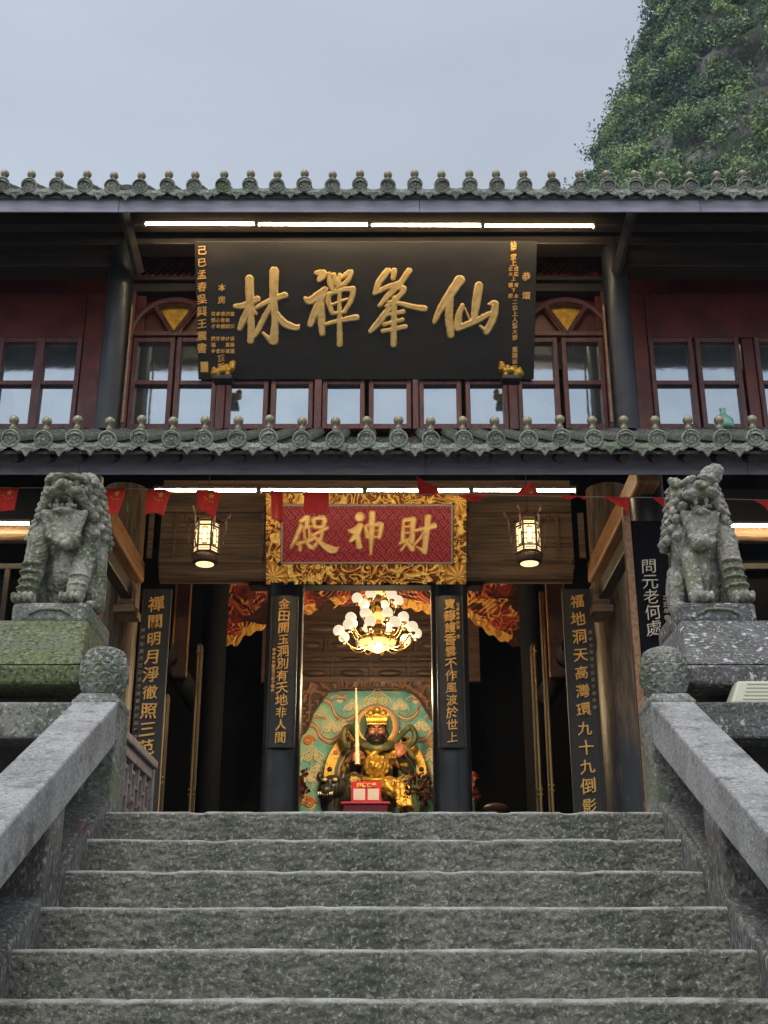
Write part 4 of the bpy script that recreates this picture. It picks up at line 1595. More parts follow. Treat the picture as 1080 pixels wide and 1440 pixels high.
# ================================================================== BOARDS WITH WRITING
def vertical_board(name, label, px0, px1, y_top, y_bot, Y, group, text, tsize, t0, tpitch, small=None, mat='board_lacquer', lettermat='gold_small',
                   curved=0., tx=0., zbot=None, seed=1, bold=.006):
    pa, pb = at(px0, (y_top + y_bot) / 2, Y), at(px1, (y_top + y_bot) / 2, Y)
    xc, wd = (pa.x + pb.x) / 2, pb.x - pa.x
    zt, zb = zat(y_top, Y), (zat(y_bot, Y) if zbot is None else zbot)
    th = thing(name, label, 'couplet board', (xc, Y, zb), group)
    m = MB()
    n = 8
    poly = [(-wd / 2 + wd * k / n, -curved * (1 - (2 * k / n - 1) ** 2)) for k in range(n + 1)] + [(wd / 2, .045), (-wd / 2, .045)]
    m.prism(poly, zt - zb, (xc, Y, zb), XV, YV, ZV)
    m.build('board', mat, th, bevel=.005)
    m = MB()
    for s in (-1, 1):
        m.box(xc + s * wd / 2 - .009, xc + s * wd / 2 + .009, Y - .012, Y + .02, zb + .003, zt - .003)
    m.build('edging', 'dark_wood', th, bevel=.004)
    m = MB()
    sh = zat(t0, Y)
    column_text(m, text, tx, 0, tpitch, tsize, (xc, Y - curved - .002, sh), XV, ZV, FRONT, seed, bold=bold)
    m.build('inscription', lettermat, th)
    if small:
        s_text, sxo, s0, sp, ss, smat = small
        m = MB()
        column_text(m, s_text, sxo, 0, sp, ss, (xc, Y - curved * .45 - .004, zat(s0, Y)), XV, ZV, FRONT, seed + 5, bold=.012, thick=.008)
        m.build('signature', smat, th)
    return th


grp = 'couplet boards on the hall columns'
pit = lambda a, b, n, Y: (zat(a, Y) - zat(b, Y)) / n
vertical_board('couplet_board', 'black couplet board hung on the column left of the golden statue, its text beginning with 金田', 379, 416, 838, 1052, 12.56, grp,
               '金田開玉洞別有天地非人間', .125, 843, pit(843, 1047, 12, 12.56), ('甲申年仲春吉日弟子敬獻', -.095, 912, .043, .04, 'gold_small'), curved=.03, seed=3)
vertical_board('couplet_board', 'black couplet board hung on the column right of the golden statue, its text beginning with 寶籙', 616, 652, 838, 1052, 12.56, grp,
               '寶籙護香雲不作風波於世上', .125, 843, pit(843, 1047, 12, 12.56), ('玉成敬獻於吉 立', .085, 848, .05, .042, 'gold_small'), curved=.03, seed=4)
vertical_board('couplet_board', 'tall outer couplet board behind the left balustrade, orange text beginning with 禪關', 191, 231, 828, 1130, 12.45, grp,
               '禪關明月淨徹照三范', .165, 838, pit(838, 1065, 9, 12.45), ('庚申年夏月吉日弟子等敬獻於仙峯寺', -.12, 882, .075, .05, 'faded_letter'), zbot=L + .02, seed=5)
vertical_board('couplet_board', 'tall outer couplet board left of the weathered brown column, orange text beginning with 福地', 799, 840, 828, 1130, 12.45, grp,
               '福地洞天高灣環九十九倒影', .155, 834, pit(834, 1147, 12, 12.45), ('庚申年夏月吉日弟子等敬書', .115, 885, .072, .045, 'faded_letter'), zbot=L + .02, seed=6)
vertical_board('couplet_board', 'black board with thin pale text on the porch column beside the right lion', 886, 946, 732, 960, 10.04, grp,
               '問元老何處', .15, 786, pit(786, 895, 5, 10.04), ('乙丑年春', .12, 836, .06, .05, 'faded_letter'), lettermat='pale_letter', mat='interior_black', bold=-.010, zbot=L + .6, seed=7)

# ---- the big upper name plaque
Ab, At_ = at(281, 534, 11.66), at(271, 339, 10.88)
Bb, Bt = at(752, 531, 11.66), at(754, 339, 10.88)
xl, xrr = (Ab.x + At_.x) / 2, (Bb.x + Bt.x) / 2
cxp = (xl + xrr) / 2
bot, top = Vector((cxp, 11.66, Ab.z)), Vector((cxp, 10.88, At_.z))
Wp = (top - bot)
Hp = Wp.length
Wp.normalize()
Np = XV.cross(Wp).normalized()
if Np.y > 0:
    Np = -Np
wp = xrr - xl
pl = thing('name_plaque', 'large black plaque with four big golden characters leaning out under the upper eave', 'plaque', bot)
m = MB()
m.prism([(-wp / 2, 0), (wp / 2, 0), (wp / 2, Hp), (-wp / 2, Hp)], -.06, bot, XV, Wp, Np)
m.build('board', 'board_lacquer', pl, bevel=.008)


def plane_px(px, py, O, N):
    d = at(px, py, 10.0) - Vector((0, 0, EYE))
    t = (O - Vector((0, 0, EYE))).dot(N) / d.dot(N)
    return Vector((0, 0, EYE)) + d * t


def plaque_uv(px, py, O, W, N):
    p = plane_px(px, py, O, N) - O
    return p.dot(XV), p.dot(W)


LIN = [[(180, 130, 32), (180, 300, 30), (185, 500, 25), (180, 622, 26)], [(58, 345, 14), (130, 340, 25), (240, 285, 22)], [(165, 370, 25), (125, 450, 25), (95, 525, 17)],
       [(185, 365, 18), (225, 402, 14)], [(378, 65, 34), (370, 300, 30), (378, 480, 26), (362, 622, 36)], [(232, 355, 14), (340, 300, 20), (458, 258, 24)],
       [(345, 340, 18), (290, 440, 20), (230, 555, 18), (195, 600, 14)], [(280, 560, 10), (345, 630, 22)], [(390, 400, 18), (450, 480, 28), (545, 518, 22), (570, 500, 8)]]
CHAN = [[(712, 80, 15), (765, 88, 32), (735, 135, 18)], [(622, 285, 15), (665, 300, 30), (780, 215, 26)], [(770, 240, 28), (700, 390, 28), (662, 490, 22)],
        [(748, 330, 26), (750, 460, 28), (756, 565, 20)], [(815, 85, 13), (822, 160, 20), (848, 220, 16)], [(852, 95, 15), (868, 165, 20)], [(900, 95, 12), (888, 180, 16)],
        [(912, 120, 12), (985, 72, 20), (955, 148, 17), (880, 190, 14)], [(815, 245, 18), (806, 310, 20), (838, 398, 18)], [(838, 240, 15), (920, 212, 16), (1003, 206, 20)],
        [(1005, 215, 20), (985, 300, 18), (932, 390, 14)], [(840, 402, 12), (930, 392, 11)], [(895, 215, 13), (894, 450, 18), (895, 655, 20)], [(840, 330, 10), (955, 288, 9)],
        [(788, 490, 12), (900, 458, 18), (1030, 436, 24)]]
FENG = [[(190, 60, 22), (122, 150, 22), (95, 232, 13)], [(240, 55, 18), (230, 112, 18)], [(95, 228, 15), (190, 182, 17), (285, 150, 16)], [(350, 60, 22), (310, 120, 20), (262, 188, 18)],
        [(255, 190, 20), (190, 250, 20), (130, 322, 12)], [(210, 192, 14), (312, 192, 18), (262, 265, 18), (180, 330, 14)], [(190, 292, 9), (270, 303, 14), (390, 335, 20), (470, 347, 22)],
        [(185, 392, 10), (308, 368, 17)], [(160, 468, 13), (300, 430, 15)], [(152, 518, 15), (322, 484, 18)], [(200, 345, 22), (130, 440, 23), (60, 520, 17)],
        [(240, 270, 20), (238, 450, 22), (235, 622, 21)]]
XIAN = [[(735, 130, 36), (660, 240, 31), (590, 350, 25), (545, 450, 14)], [(662, 260, 26), (655, 400, 28), (672, 548, 24)], [(757, 320, 14), (730, 400, 24), (725, 488, 28)],
        [(725, 495, 22), (860, 440, 22), (965, 382, 16)], [(880, 172, 28), (862, 300, 30), (845, 430, 20)], [(958, 312, 8), (1005, 315, 27), (990, 420, 27), (945, 520, 24)],
        [(945, 520, 16), (895, 480, 8)], [(775, 340, 4), (815, 430, 5)]]
for strokes, (ox, oy), k, (a, b) in ((LIN, (320, 370), 5.684, (325, 350)), (CHAN, (320, 370), 5.684, (830, 360)), (FENG, (510, 370), 5.4, (250, 340)), (XIAN, (510, 370), 5.4, (790, 340))):
    u, v = plaque_uv(ox + a / k, oy + b / k, bot, Wp, Np)
    u2, v2 = plaque_uv(ox + a / k + 10, oy + b / k, bot, Wp, Np)
    u3, v3 = plaque_uv(ox + a / k, oy + b / k - 10, bot, Wp, Np)
    sc = (u2 - u) / (10 * k)
    asp = (v3 - v) / (10 * k) / sc
    brush_char('character', strokes, sc, a, b, bot + XV * u + Wp * v + Np * .002, XV, Wp * asp, Np, pl, depth=.024, bevel=.010)


def plaque_column(mb, text, px, py0, py1, size, O, W, N, seed):
    n = len(text)
    rngp = random.Random(seed)
    for i, ch in enumerate(text):
        if ch == ' ':
            continue
        u, v = plaque_uv(px, py0 + (py1 - py0) * (i + .5) / n, O, W, N)
        put_char(mb, ch, u, v, size, O, XV, W, N, rngp, bold=.012, thick=.006)


m = MB()
plaque_column(m, '己巳孟春吳興王震書', 284, 343, 498, .105, bot, Wp, Np, 3)
plaque_column(m, '本房', 312, 396, 430, .085, bot, Wp, Np, 4)
for k, tx_ in enumerate(('曾悟才 廣福寺', '本心寺 昇 會', '清音鏡 神 彩', '洪緣師 妙真蓮', '雲 頂 張華蓮')):
    plaque_column(m, tx_, 300 + 6.7 * k, 437, 498, .048, bot, Wp, Np, 10 + k)
plaque_column(m, '頂首', 311, 498, 521, .075, bot, Wp, Np, 5)
plaque_column(m, '仙峯堂上', 722, 339, 374, .07, bot, Wp, Np, 6)
plaque_column(m, '遠隆 常 永', 726, 374, 420, .05, bot, Wp, Np, 7)
plaque_column(m, '古大 德 照', 718, 374, 420, .05, bot, Wp, Np, 8)
plaque_column(m, '上 下', 722, 388, 412, .05, bot, Wp, Np, 8)
plaque_column(m, '二公上人暨大眾 重建誌修', 724, 420, 521, .06, bot, Wp, Np, 9)
plaque_column(m, '恭頌', 740, 375, 429, .09, bot, Wp, Np, 12)
u, v = plaque_uv(287.5, 516, bot, Wp, Np)
for t in (0, 1):
    m.prism([(-.04, -.055), (.04, -.055), (.04, .055), (-.04, .055)] if t == 0 else [(-.012, -.03), (.012, -.03), (.012, .03), (-.012, .03)], .004 + .004 * t, bot + XV * u + Wp * v + Np * .001, XV, Wp, Np)
m.build('inscription', 'gold_small', pl)
# little gilded lions that carry the lower edge
for px in (314, 718):
    m = MB()
    q = at(px, 526, 11.42)
    for dx, dz, r in ((-.08, 0, (.06, .06, .035)), (0, .03, (.09, .06, .04)), (.08, .07, (.045, .05, .05)), (.09, .12, (.035, .04, .03)), (-.10, .04, (.03, .03, .045)), (.05, -.02, (.03, .05, .035)),
                      (-.05, -.03, (.03, .05, .03)), (.03, .09, (.03, .03, .025)), (-.03, .075, (.04, .035, .02))):
        m.ball((q.x + (dx if px < 500 else -dx), q.y, q.z + dz), r, 10, 7)
    lo = remeshed(m, 'support', 'gold_leaf', pl, voxel=.009, amp=.012, freq=22, smooth_it=1, amp2=.01, freq2=60)
    m = MB()
    m.box(q.x - .10, q.x + .10, 11.36, 11.52, q.z - .085, q.z - .035)
    m.build('support_block', 'black_lacquer', pl, bevel=.01)

# ---- the framed red plaque over the doorway
b2, t2 = Vector((at(515, 820, 12.4).x, 12.36, zat(820, 12.36))), Vector((at(515, 695, 12.0).x, 12.0, zat(695, 12.0)))
W2 = t2 - b2
H2 = W2.length
W2.normalize()
N2 = XV.cross(W2)
N2 = N2 if N2.y < 0 else -N2
wd2 = at(654, 760, 12.2).x - at(376, 760, 12.2).x
pr = thing('framed_plaque', 'red fret patterned plaque with three golden characters in a gilded carved frame', 'plaque', b2)
m = MB()
m.prism([(-wd2 / 2 + .02, 0), (wd2 / 2 - .02, 0), (wd2 / 2 - .02, H2), (-wd2 / 2 + .02, H2)], -.05, b2 - N2 * .004, XV, W2, N2)
m.build('board', 'dark_wood', pl if False else pr)
iu0, iv0 = plaque_uv(398, 790, b2, W2, N2)
iu1, iv1 = plaque_uv(634, 712, b2, W2, N2)


def fret(X, Z):
    c = .0115
    u, v = np.floor((X * .94 + Z * .74) / c).astype(int), np.floor((X * .94 - Z * .74 * 1.15) / c).astype(int)
    cell = ((u // 8) + (v // 8)) % 2
    line = np.where(cell == 0, (v % 8) // 1, (u % 8))
    along = np.where(cell == 0, u % 8, v % 8)
    h = (line % 3 != 0).astype(float)
    h[(along == 0) & (line > 2)] = 0
    return h


relief('fret_ground', 'fret_red', fret, iu0, iu1, iv0, iv1, 330, 118, .007, b2 + N2 * .006, XV, W2, N2, pr, smooth=False)
m = MB()
for a, b, c_, d_ in ((iu0 - .022, iu1 + .022, iv0 - .022, iv0), (iu0 - .022, iu1 + .022, iv1, iv1 + .022), (iu0 - .022, iu0, iv0, iv1), (iu1, iu1 + .022, iv0, iv1)):
    m.prism([(a, c_), (b, c_), (b, d_), (a, d_)], .026, b2 + N2 * .002, XV, W2, N2)
m.build('inner_bead', 'tube_fixture', pr, bevel=.004)


def framefun(X, Z):
    h = scroll(X, Z, 24, 11) * .85 + .3 * scroll(X + .3, Z, 44, 4)
    # sprays in the four corners
    for sx_ in (-1, 1):
        for cz in (.07, H2 - .07):
            dx, dz = X - sx_ * (wd2 / 2 - .07), Z - cz
            r = np.hypot(dx, dz)
            a = np.arctan2(dz, dx)
            ray = .55 + .45 * np.cos(a * 11)
            h = np.where(r < .15, np.maximum(h * .3, ray * (1 - r / .17) + .25), h)
    return np.clip(h, 0, 1.1)


def framemask(X, Z, H):
    inside = (X > iu0 - .03) & (X < iu1 + .03) & (Z > iv0 - .03) & (Z < iv1 + .03)
    edge = (vnoise(X * 26, Z * 26, 2) > .30)
    rim = (np.abs(X) < wd2 / 2 - .025) & (Z > .025) & (Z < H2 - .02)
    corner = ((np.abs(X) > iu1 - .02) & ((Z < iv0 + .02) | (Z > iv1 - .02))) & (np.abs(np.abs(X) - iu1 - .02) + np.minimum(np.abs(Z - iv0 + .02), np.abs(Z - iv1 - .02)) < .035)
    return (~inside) & (rim | edge) & (~corner)


relief('gilded_frame', 'gilt_carving', framefun, -wd2 / 2 - .01, wd2 / 2 + .01, -.01, H2 + .01, 320, 156, .04, b2 + N2 * .004, XV, W2, N2, pr, mask=framemask)
DIAN = [[(115, 112, 13), (160, 86, 16), (152, 148, 14)], [(115, 140, 13), (85, 220, 15), (45, 295, 7)], [(110, 160, 10), (180, 150, 10)], [(138, 180, 8), (140, 232, 8)],
        [(172, 165, 9), (176, 240, 9)], [(95, 272, 12), (200, 236, 12)], [(108, 290, 8), (108, 312, 10)], [(160, 270, 10), (178, 292, 14)], [(200, 100, 13), (205, 150, 13)],
        [(200, 96, 11), (272, 92, 16), (265, 148, 13), (212, 155, 10)], [(190, 215, 9), (295, 160, 12)], [(262, 175, 11), (250, 232, 12), (195, 302, 10)], [(190, 200, 8), (258, 270, 16), (330, 312, 25), (370, 298, 6)]]
SHEN = [[(518, 84, 31), (522, 82, 31)], [(445, 178, 8), (482, 180, 22), (528, 145, 19)], [(520, 150, 22), (495, 212, 22), (460, 250, 11)], [(503, 200, 17), (516, 290, 19)],
        [(560, 150, 12), (570, 222, 12)], [(568, 142, 9), (662, 132, 16)], [(670, 138, 18), (655, 225, 14)], [(572, 182, 5), (660, 178, 5)], [(575, 226, 8), (658, 222, 8)], [(605, 60, 21), (601, 200, 18), (597, 340, 8)]]
CAI = [[(822, 110, 10), (816, 240, 14)], [(830, 106, 13), (892, 96, 16)], [(890, 100, 18), (880, 250, 16)], [(830, 152, 7), (880, 146, 7)], [(830, 197, 7), (880, 192, 7)], [(798, 266, 11), (872, 236, 11)],
       [(848, 258, 10), (805, 316, 5)], [(842, 255, 10), (882, 305, 18)], [(905, 180, 8), (1033, 146, 20)], [(990, 85, 20), (980, 200, 20), (966, 325, 18)], [(965, 325, 15), (915, 290, 5)], [(975, 172, 11), (930, 240, 9), (885, 285, 6)]]
for strokes, (a, b) in ((DIAN, (205, 200)), (SHEN, (560, 200)), (CAI, (915, 200))):
    k = 4.909
    px, py = 400 + a / k, 710 + b / k
    u, v = plaque_uv(px, py, b2, W2, N2)
    u2 = plaque_uv(px + 10, py, b2, W2, N2)[0]
    v3 = plaque_uv(px, py - 10, b2, W2, N2)[1]
    sc = (u2 - u) / (10 * k)
    brush_char('character', strokes, sc, a, b, b2 + XV * u + W2 * v + N2 * .013, XV, W2 * ((v3 - v) / (10 * k) / sc), N2, pr, depth=.028, res=.0052, bevel=.011)

# ================================================================== TUBE LIGHTS
def tube_light(px0, px1, py0, py1, Y, label, group):
    a, b = at(px0, py0, Y), at(px1, py1, Y)
    th = thing('tube_light', label, 'tube light', (a + b) / 2, group)
    m = MB()
    d = (b - a).normalized()
    m.tube([a + d * .02, b - d * .02], .0075, 10)
    m.build('glowing_tube', 'tube_light', th, smooth=True, auto=50)
    m = MB()
    m.box(a.x + .01, b.x - .01, Y - .016, Y + .016, max(a.z, b.z) + .016, max(a.z, b.z) + .045)
    m.box(a.x + .002, a.x + .02, Y - .02, Y + .03, a.z - .02, a.z + .03)
    m.box(b.x - .02, b.x - .002, Y - .02, Y + .03, b.z - .02, b.z + .03)
    m.build('holder', 'tube_fixture', th, bevel=.003)


gu, gl = 'tube lights in a row above the upper plaque', 'tube lights in a row above the framed plaque'
for k, pos in enumerate(('leftmost of the four tube lights above the big black plaque', 'second from left of the four tube lights above the big black plaque',
                         'third from left of the four tube lights above the big black plaque', 'rightmost of the four tube lights above the big black plaque')):
    tube_light(202 + 159 * k, 360.5 + 159 * k, 315 + k, 315.7 + k, 10.6, pos, gu)
for k, pos in enumerate(('leftmost of the four tube lights in the porch above the left lantern', 'second tube light from left in the porch, above 殿 of the framed plaque',
                         'third tube light from left in the porch, above 財 of the framed plaque', 'rightmost of the four tube lights in the porch above the right lantern')):
    tube_light(215 + 149.3 * k, 363.5 + 149.3 * k, 690, 690.5, 10.95, pos, gl)
tube_light(-75, 44, 736, 737, 12.5, 'glowing tube light on the dark beam behind the left lion', 'tube lights of the side bays')
tube_light(931, 1150, 739, 741, 12.5, 'glowing tube light on the dark beam behind the right lion', 'tube lights of the side bays')

# ================================================================== LANTERNS
def lantern(p, label):
    th = thing('hanging_lantern', label, 'lantern', p, 'palace lanterns in the porch', local=True)
    n = 6
    R0 = .125
    ang = [radians(30 + 60 * k + 30) for k in range(n)]
    hexp = lambda r, z: [(r * cos(a), r * sin(a), z) for a in ang]
    m = MB()
    for k in range(n):       # corner posts
        x, y, _ = hexp(R0, 0)[k]
        m.tube([(x, y, -.20), (x, y, .18)], .011, 6)
    for z, t in ((-.165, .03), (-.10, .016), (.115, .018), (.165, .022)):
        pts = hexp(R0, z)
        m.tube(pts + [pts[0]], t * .6, 5)
    m.build('frame', 'lantern_wood', th, smooth=True, auto=40)
    m = MB()
    m.lathe([(.112, -.265), (.125, -.25), (.128, -.18), (.118, -.168)], 24)
    m.build('base_ring', 'lantern_wood', th, smooth=True, auto=50)
    m = MB()
    m.lathe([(.085, -.272), (.09, -.268), (.09, -.255), (.02, -.25)], 24)
    m.build('bottom_glass', 'lamp_glow', th, smooth=True)
    pane = MB()
    tracery = MB()
    r1 = R0 * .93
    for k in range(n):
        a, b = Vector(hexp(r1, 0)[k]), Vector(hexp(r1, 0)[(k + 1) % n])
        U = (b - a).normalized()
        Nn = Vector((U.y, -U.x, 0))
        if Nn.dot(a) < 0:
            Nn = -Nn
        ln = (b - a).length
        o = a - Nn * .004
        pane.prism([(0, -.155), (ln, -.155), (ln, .155), (0, .155)], .003, o, U, ZV, Nn)
        w0 = ln
        for (x0, x1, z0, z1) in ((.25, .30, -.085, .095), (.70, .75, -.085, .095), (.25, .75, .083, .095), (.25, .75, -.085, -.073),
                                 (.05, .25, .02, .028), (.75, .95, .02, .028), (.05, .25, -.04, -.032), (.75, .95, -.04, -.032), (.45, .5, .095, .115), (.45, .5, -.10, -.085),
                                 (.1, .9, -.128, -.122), (.1, .9, .138, .144)):
            tracery.prism([(x0 * w0, z0), (x1 * w0, z0), (x1 * w0, z1), (x0 * w0, z1)], .005, a + Nn * .002, U, ZV, Nn)
    pane.build('glowing_pane', 'lamp_glow', th)
    tracery.build('tracery', 'lantern_wood', th)
    # roof with upturned dragon-head corners, hanging tassel carvings, hook
    m = MB()
    m.hexa and m.lathe([(.155, .18), (.15, .20), (.10, .235), (.05, .27), (.02, .30), (.012, .34)], 6)
    for k in range(n):
        a = ang[k]
        d = Vector((cos(a), sin(a), 0))
        m.tube([d * .10 + ZV * .20, d * .17 + ZV * .195, d * .215 + ZV * .225, d * .235 + ZV * .275], [.014, .018, .016, .009], 6)
        m.ball(d * .20 + ZV * .235, (.024, .024, .018), 8, 6)
        m.tube([d * .185 + ZV * .19, d * .19 + ZV * .10, d * .175 + ZV * .05], [.016, .011, .006], 6)
        m.tube([d * .165 + ZV * .02, d * .178 + ZV * -.03, d * .15 + ZV * -.12], [.01, .008, .005], 5)
    m.build('roof', 'lantern_wood', th, smooth=True, auto=45)
    m = MB()
    m.tube([(0, 0, .33), (0, 0, .75)], .006, 6)
    m.build('hanging_rod', 'black_lacquer', th)
    return th


pL, pR = at(290, 758, 11.5), at(743, 757, 11.5)
lan = lantern(pL, 'lit hexagonal lantern hanging left of the framed red plaque')
copy_tree(lan, loc=pR, label='lit hexagonal lantern hanging right of the framed red plaque')

# ================================================================== CHANDELIER
pc = at(531, 900, 14.6)
ch = thing('chandelier', 'lit brass chandelier with tiers of white glass globes above the statue', 'chandelier', pc, local=True)
m = MB()
m.lathe([(.02, -.17), (.03, -.165), (.012, -.15), (.235, -.02), (.24, 0), (.215, .03), (.09, .05), (.055, .09), (.07, .14), (.10, .18), (.06, .22), (.045, .30), (.07, .34), (.09, .38), (.05, .42), (.035, .5),
         (.05, .56), (.03, .62), (.012, .7), (.01, 1.9)][3:], 24)
m.build('stem', 'brass', ch, smooth=True, auto=60)
m = MB()
m.lathe([(.01, -.165), (.03, -.16), (.085, -.135), (.10, -.122), (.165, -.095), (.18, -.08), (.222, -.045), (.228, -.02)], 28)
m.lathe([(.02, .235), (.09, .26), (.14, .30), (.145, .315), (.10, .318)], 24)
m.lathe([(.02, .56), (.08, .59), (.115, .625), (.118, .64), (.08, .642)], 24)
m.build_each('glass_bowl', 'bowl_glow', ch, smooth=True)
arm0 = globe0 = None
for (n, r, zg, za, gr, ph) in ((10, .48, .10, -.06, .070, .13), (8, .35, .25, .08, .068, .35), (6, .26, .52, .36, .068, .2), (5, .14, .78, .64, .066, .5)):
    for k in range(n):
        t = 2 * pi * k / n + ph
        d = Vector((cos(t), sin(t), 0))
        m = MB()
        pts = []
        for i in range(9):
            u = i / 8
            pts.append(d * (.08 + (r - .08) * u) + ZV * (za + .03 - .09 * sin(pi * min(1, u * 1.15)) + (zg - za - gr - .03) * max(0, u - .7) / .3))
        m.tube(pts, .010, 6)
        m.lathe([(.012, -.03), (.03, -.02), (.038, 0), (.03, .006)], 10, d * r + ZV * (zg - gr))
        if k % 2 == 0:
            m.ball(d * (r * .6) + ZV * (za + .03), (.02, .02, .03), 8, 6)
        m.build('arm', 'brass', ch, smooth=True, auto=60)
        if globe0 is None:
            m = MB()
            m.ball((0, 0, 0), (1, 1, 1.02), 14, 10)
            globe0 = m.build('globe', 'globe_glow', ch, smooth=True)
            ob = globe0
        else:
            ob = globe0.copy()
            COL.objects.link(ob)
            ob.parent = ch
        ob.location = d * r + ZV * zg
        ob.scale = (gr, gr, gr)

def lamp(name, parent, loc, power, size, color):
    ld = bpy.data.lights.new(name, 'POINT')
    ld.energy = power
    ld.shadow_soft_size = size
    ld.color = color
    lo = bpy.data.objects.new(name, ld)
    COL.objects.link(lo)
    lo.parent = parent
    lo.location = loc


lamp('chandelier_fill', ch, (0, -.02, -.62), 85, .2, (1, .74, .42))  # unseen point light added in mid-air under the bowl, brightens the statue
lamp('chandelier_fill', ch, (0, .2, .36), 38, .25, (1, .74, .42))  # unseen point light added among the arms, strengthens the globes' light

# ================================================================== CARVED VALANCE behind the doorway columns
Yv = 15.7
vx0, vx1 = at(316, 860, Yv).x, at(740, 860, Yv).x
vt = zat(800, Yv)
pxs = [318, 330, 345, 362, 378, 400, 420, 440, 470, 515, 560, 590, 612, 634, 655, 672, 690, 706, 722, 738]
pys = [905, 908, 893, 887, 878, 872, 866, 860, 852, 847, 852, 858, 864, 872, 866, 878, 892, 900, 907, 912]
bx_ = np.array([at(a, b, Yv).x for a, b in zip(pxs, pys)])
bz_ = np.array([zat(b, Yv) for b in pys])


def vlow(X):
    return np.interp(X, bx_, bz_)


def vh(X, Z):
    # flaming phoenix plumage: long warped ridges fanning out, plus a scrolled border
    d = Z - vlow(X)
    a = vnoise(X * 3.5, Z * 3.5, 21)
    ridge = .5 + .5 * np.sin(104 * (np.hypot(X - AX * 0 - np.sign(X) * .95, Z - vt + .15) + .16 * a) + 5 * a)
    fl = np.clip(ridge * .45 + .75 * scroll(X, Z, 15, 31), 0, 1.1)
    bord = .45 + .55 * scroll(X, Z, 16, 8)
    return np.where(d < .13, bord, fl) * (.35 + .65 * (vnoise(X * 5, Z * 5, 44) > .22))


vc = thing('carved_valance', 'red and gold carved phoenix valance spanning the doorway behind the columns', 'carving', (AX, Yv, vt))
relief('carved_panel', 'valance_carving', vh, vx0, vx1, float(bz_.min()) - .02, vt, 460, 170, .016, (0, Yv, 0), XV, ZV, FRONT, vc,
       mask=lambda X, Z, H: Z > vlow(X) - .012 + .02 * np.sin(X * 40),
       attrs=lambda X, Z, H: {'g': np.where(Z - vlow(X) < .12, .25 + .75 * H, .45 * H + .32 * (vnoise(X * 7, Z * 7, 60) > .68))})
m = MB()
m.box(vx0, vx1, Yv + .05, Yv + .09, zat(850, Yv), vt)
m.build('backing', 'dark_wood', vc)

# ================================================================== ALTAR: painted backdrop, screen, statue
Yb_ = 17.45
P = lambda px, py, Y=Yb_: at(px, py, Y)
bd = thing('painted_backdrop', 'teal backdrop painted with cream and orange swirling clouds behind the statue', 'backdrop', (P(517, 1060).x, Yb_, L + .9))
xa, xb, zb0, zt_ = P(419, 1060).x, P(616, 1060).x, L + .9, zat(966, Yb_)
m = MB()
m.box(xa, xb, Yb_, Yb_ + .06, zb0, zt_)
m.build('panel', 'teal_paint', bd)
cream, orng, grn, pnk = MB(), MB(), MB(), MB()
Yf_ = Yb_ - .012


def swirl(px, py, r, dr, mb, w=.0125, turns=2.1, a0=0.):
    c = P(px, py)
    s = c.z * 0 + (P(px + 1, py).x - c.x)
    pts = []
    for k in range(26):
        u = k / 25
        t = a0 + dr * turns * 2 * pi * u
        rr_ = r * s * (1 - u * .9)
        pts.append((c.x + rr_ * cos(t), Yf_, c.z + rr_ * sin(t) * .9))
    mb.tube(pts, w, 5)


def ribbon(pts, mb, w=.012):
    q = [pts[0]] + pts + [pts[-1]]
    out = []
    for i in range(1, len(q) - 2):
        for k in range(6):
            t = k / 6
            pp = [.5 * (2 * q[i][c] + (q[i + 1][c] - q[i - 1][c]) * t + (2 * q[i - 1][c] - 5 * q[i][c] + 4 * q[i + 1][c] - q[i + 2][c]) * t * t
                        + (3 * q[i][c] - q[i - 1][c] - 3 * q[i + 1][c] + q[i + 2][c]) * t ** 3) for c in range(2)]
            v = P(*pp)
            out.append((v.x, Yf_, v.z))
    v = P(*pts[-1])
    out.append((v.x, Yf_, v.z))
    mb.tube(out, w, 5)


def cloud(px, py, s, mb):
    swirl(px - s * .55, py + s * .15, s * .5, 1, mb, a0=pi)
    swirl(px + s * .55, py + s * .15, s * .5, -1, mb, a0=0)
    swirl(px, py - s * .3, s * .5, 1, mb, a0=-pi / 2)
    ribbon([(px - s * 1.3, py + s * .7), (px - s * 1.05, py - s * .05), (px - s * .5, py - s * .5), (px, py - s * 1.0), (px + s * .5, py - s * .5), (px + s * 1.05, py - s * .05), (px + s * 1.3, py + s * .7)], mb, .013)


for (px, py, s) in ((531, 984, 16), (496, 994, 10), (562, 993, 10), (466, 1024, 11), (592, 1022, 10), (440, 1063, 13), (604, 1065, 12), (449, 1084, 12), (604, 1085, 10), (432, 1095, 9), (480, 1020, 9)):
    cloud(px, py, s, cream)
for off in (0, 3.2, 6.4):
    mb = (orng, cream, orng)[int(off / 3.1) % 3]
    ribbon([(446, 980 + off), (464, 985 + off), (472, 1002 + off), (486, 1010 + off), (500, 1004 + off)], mb, .011)
    ribbon([(612, 975 + off), (592, 984 + off), (586, 1000 + off), (572, 1008 + off), (560, 1003 + off)], mb, .011)
    ribbon([(430, 1014 + off), (444, 1019 + off), (450, 1032 + off), (464, 1040 + off), (478, 1033 + off)], mb, .011)
    ribbon([(616, 1020 + off), (606, 1026 + off), (598, 1036 + off), (588, 1038 + off)], mb, .011)
    ribbon([(436, 1073 + off), (440, 1086 + off), (452, 1092 + off), (462, 1086 + off)], mb, .010)
for (px, py) in ((434, 1042), (436, 1130), (608, 1046), (428, 1126)):
    swirl(px, py, 8, 1, orng, .016)
    swirl(px, py, 10.5, 1, orng, .012, 1.0)
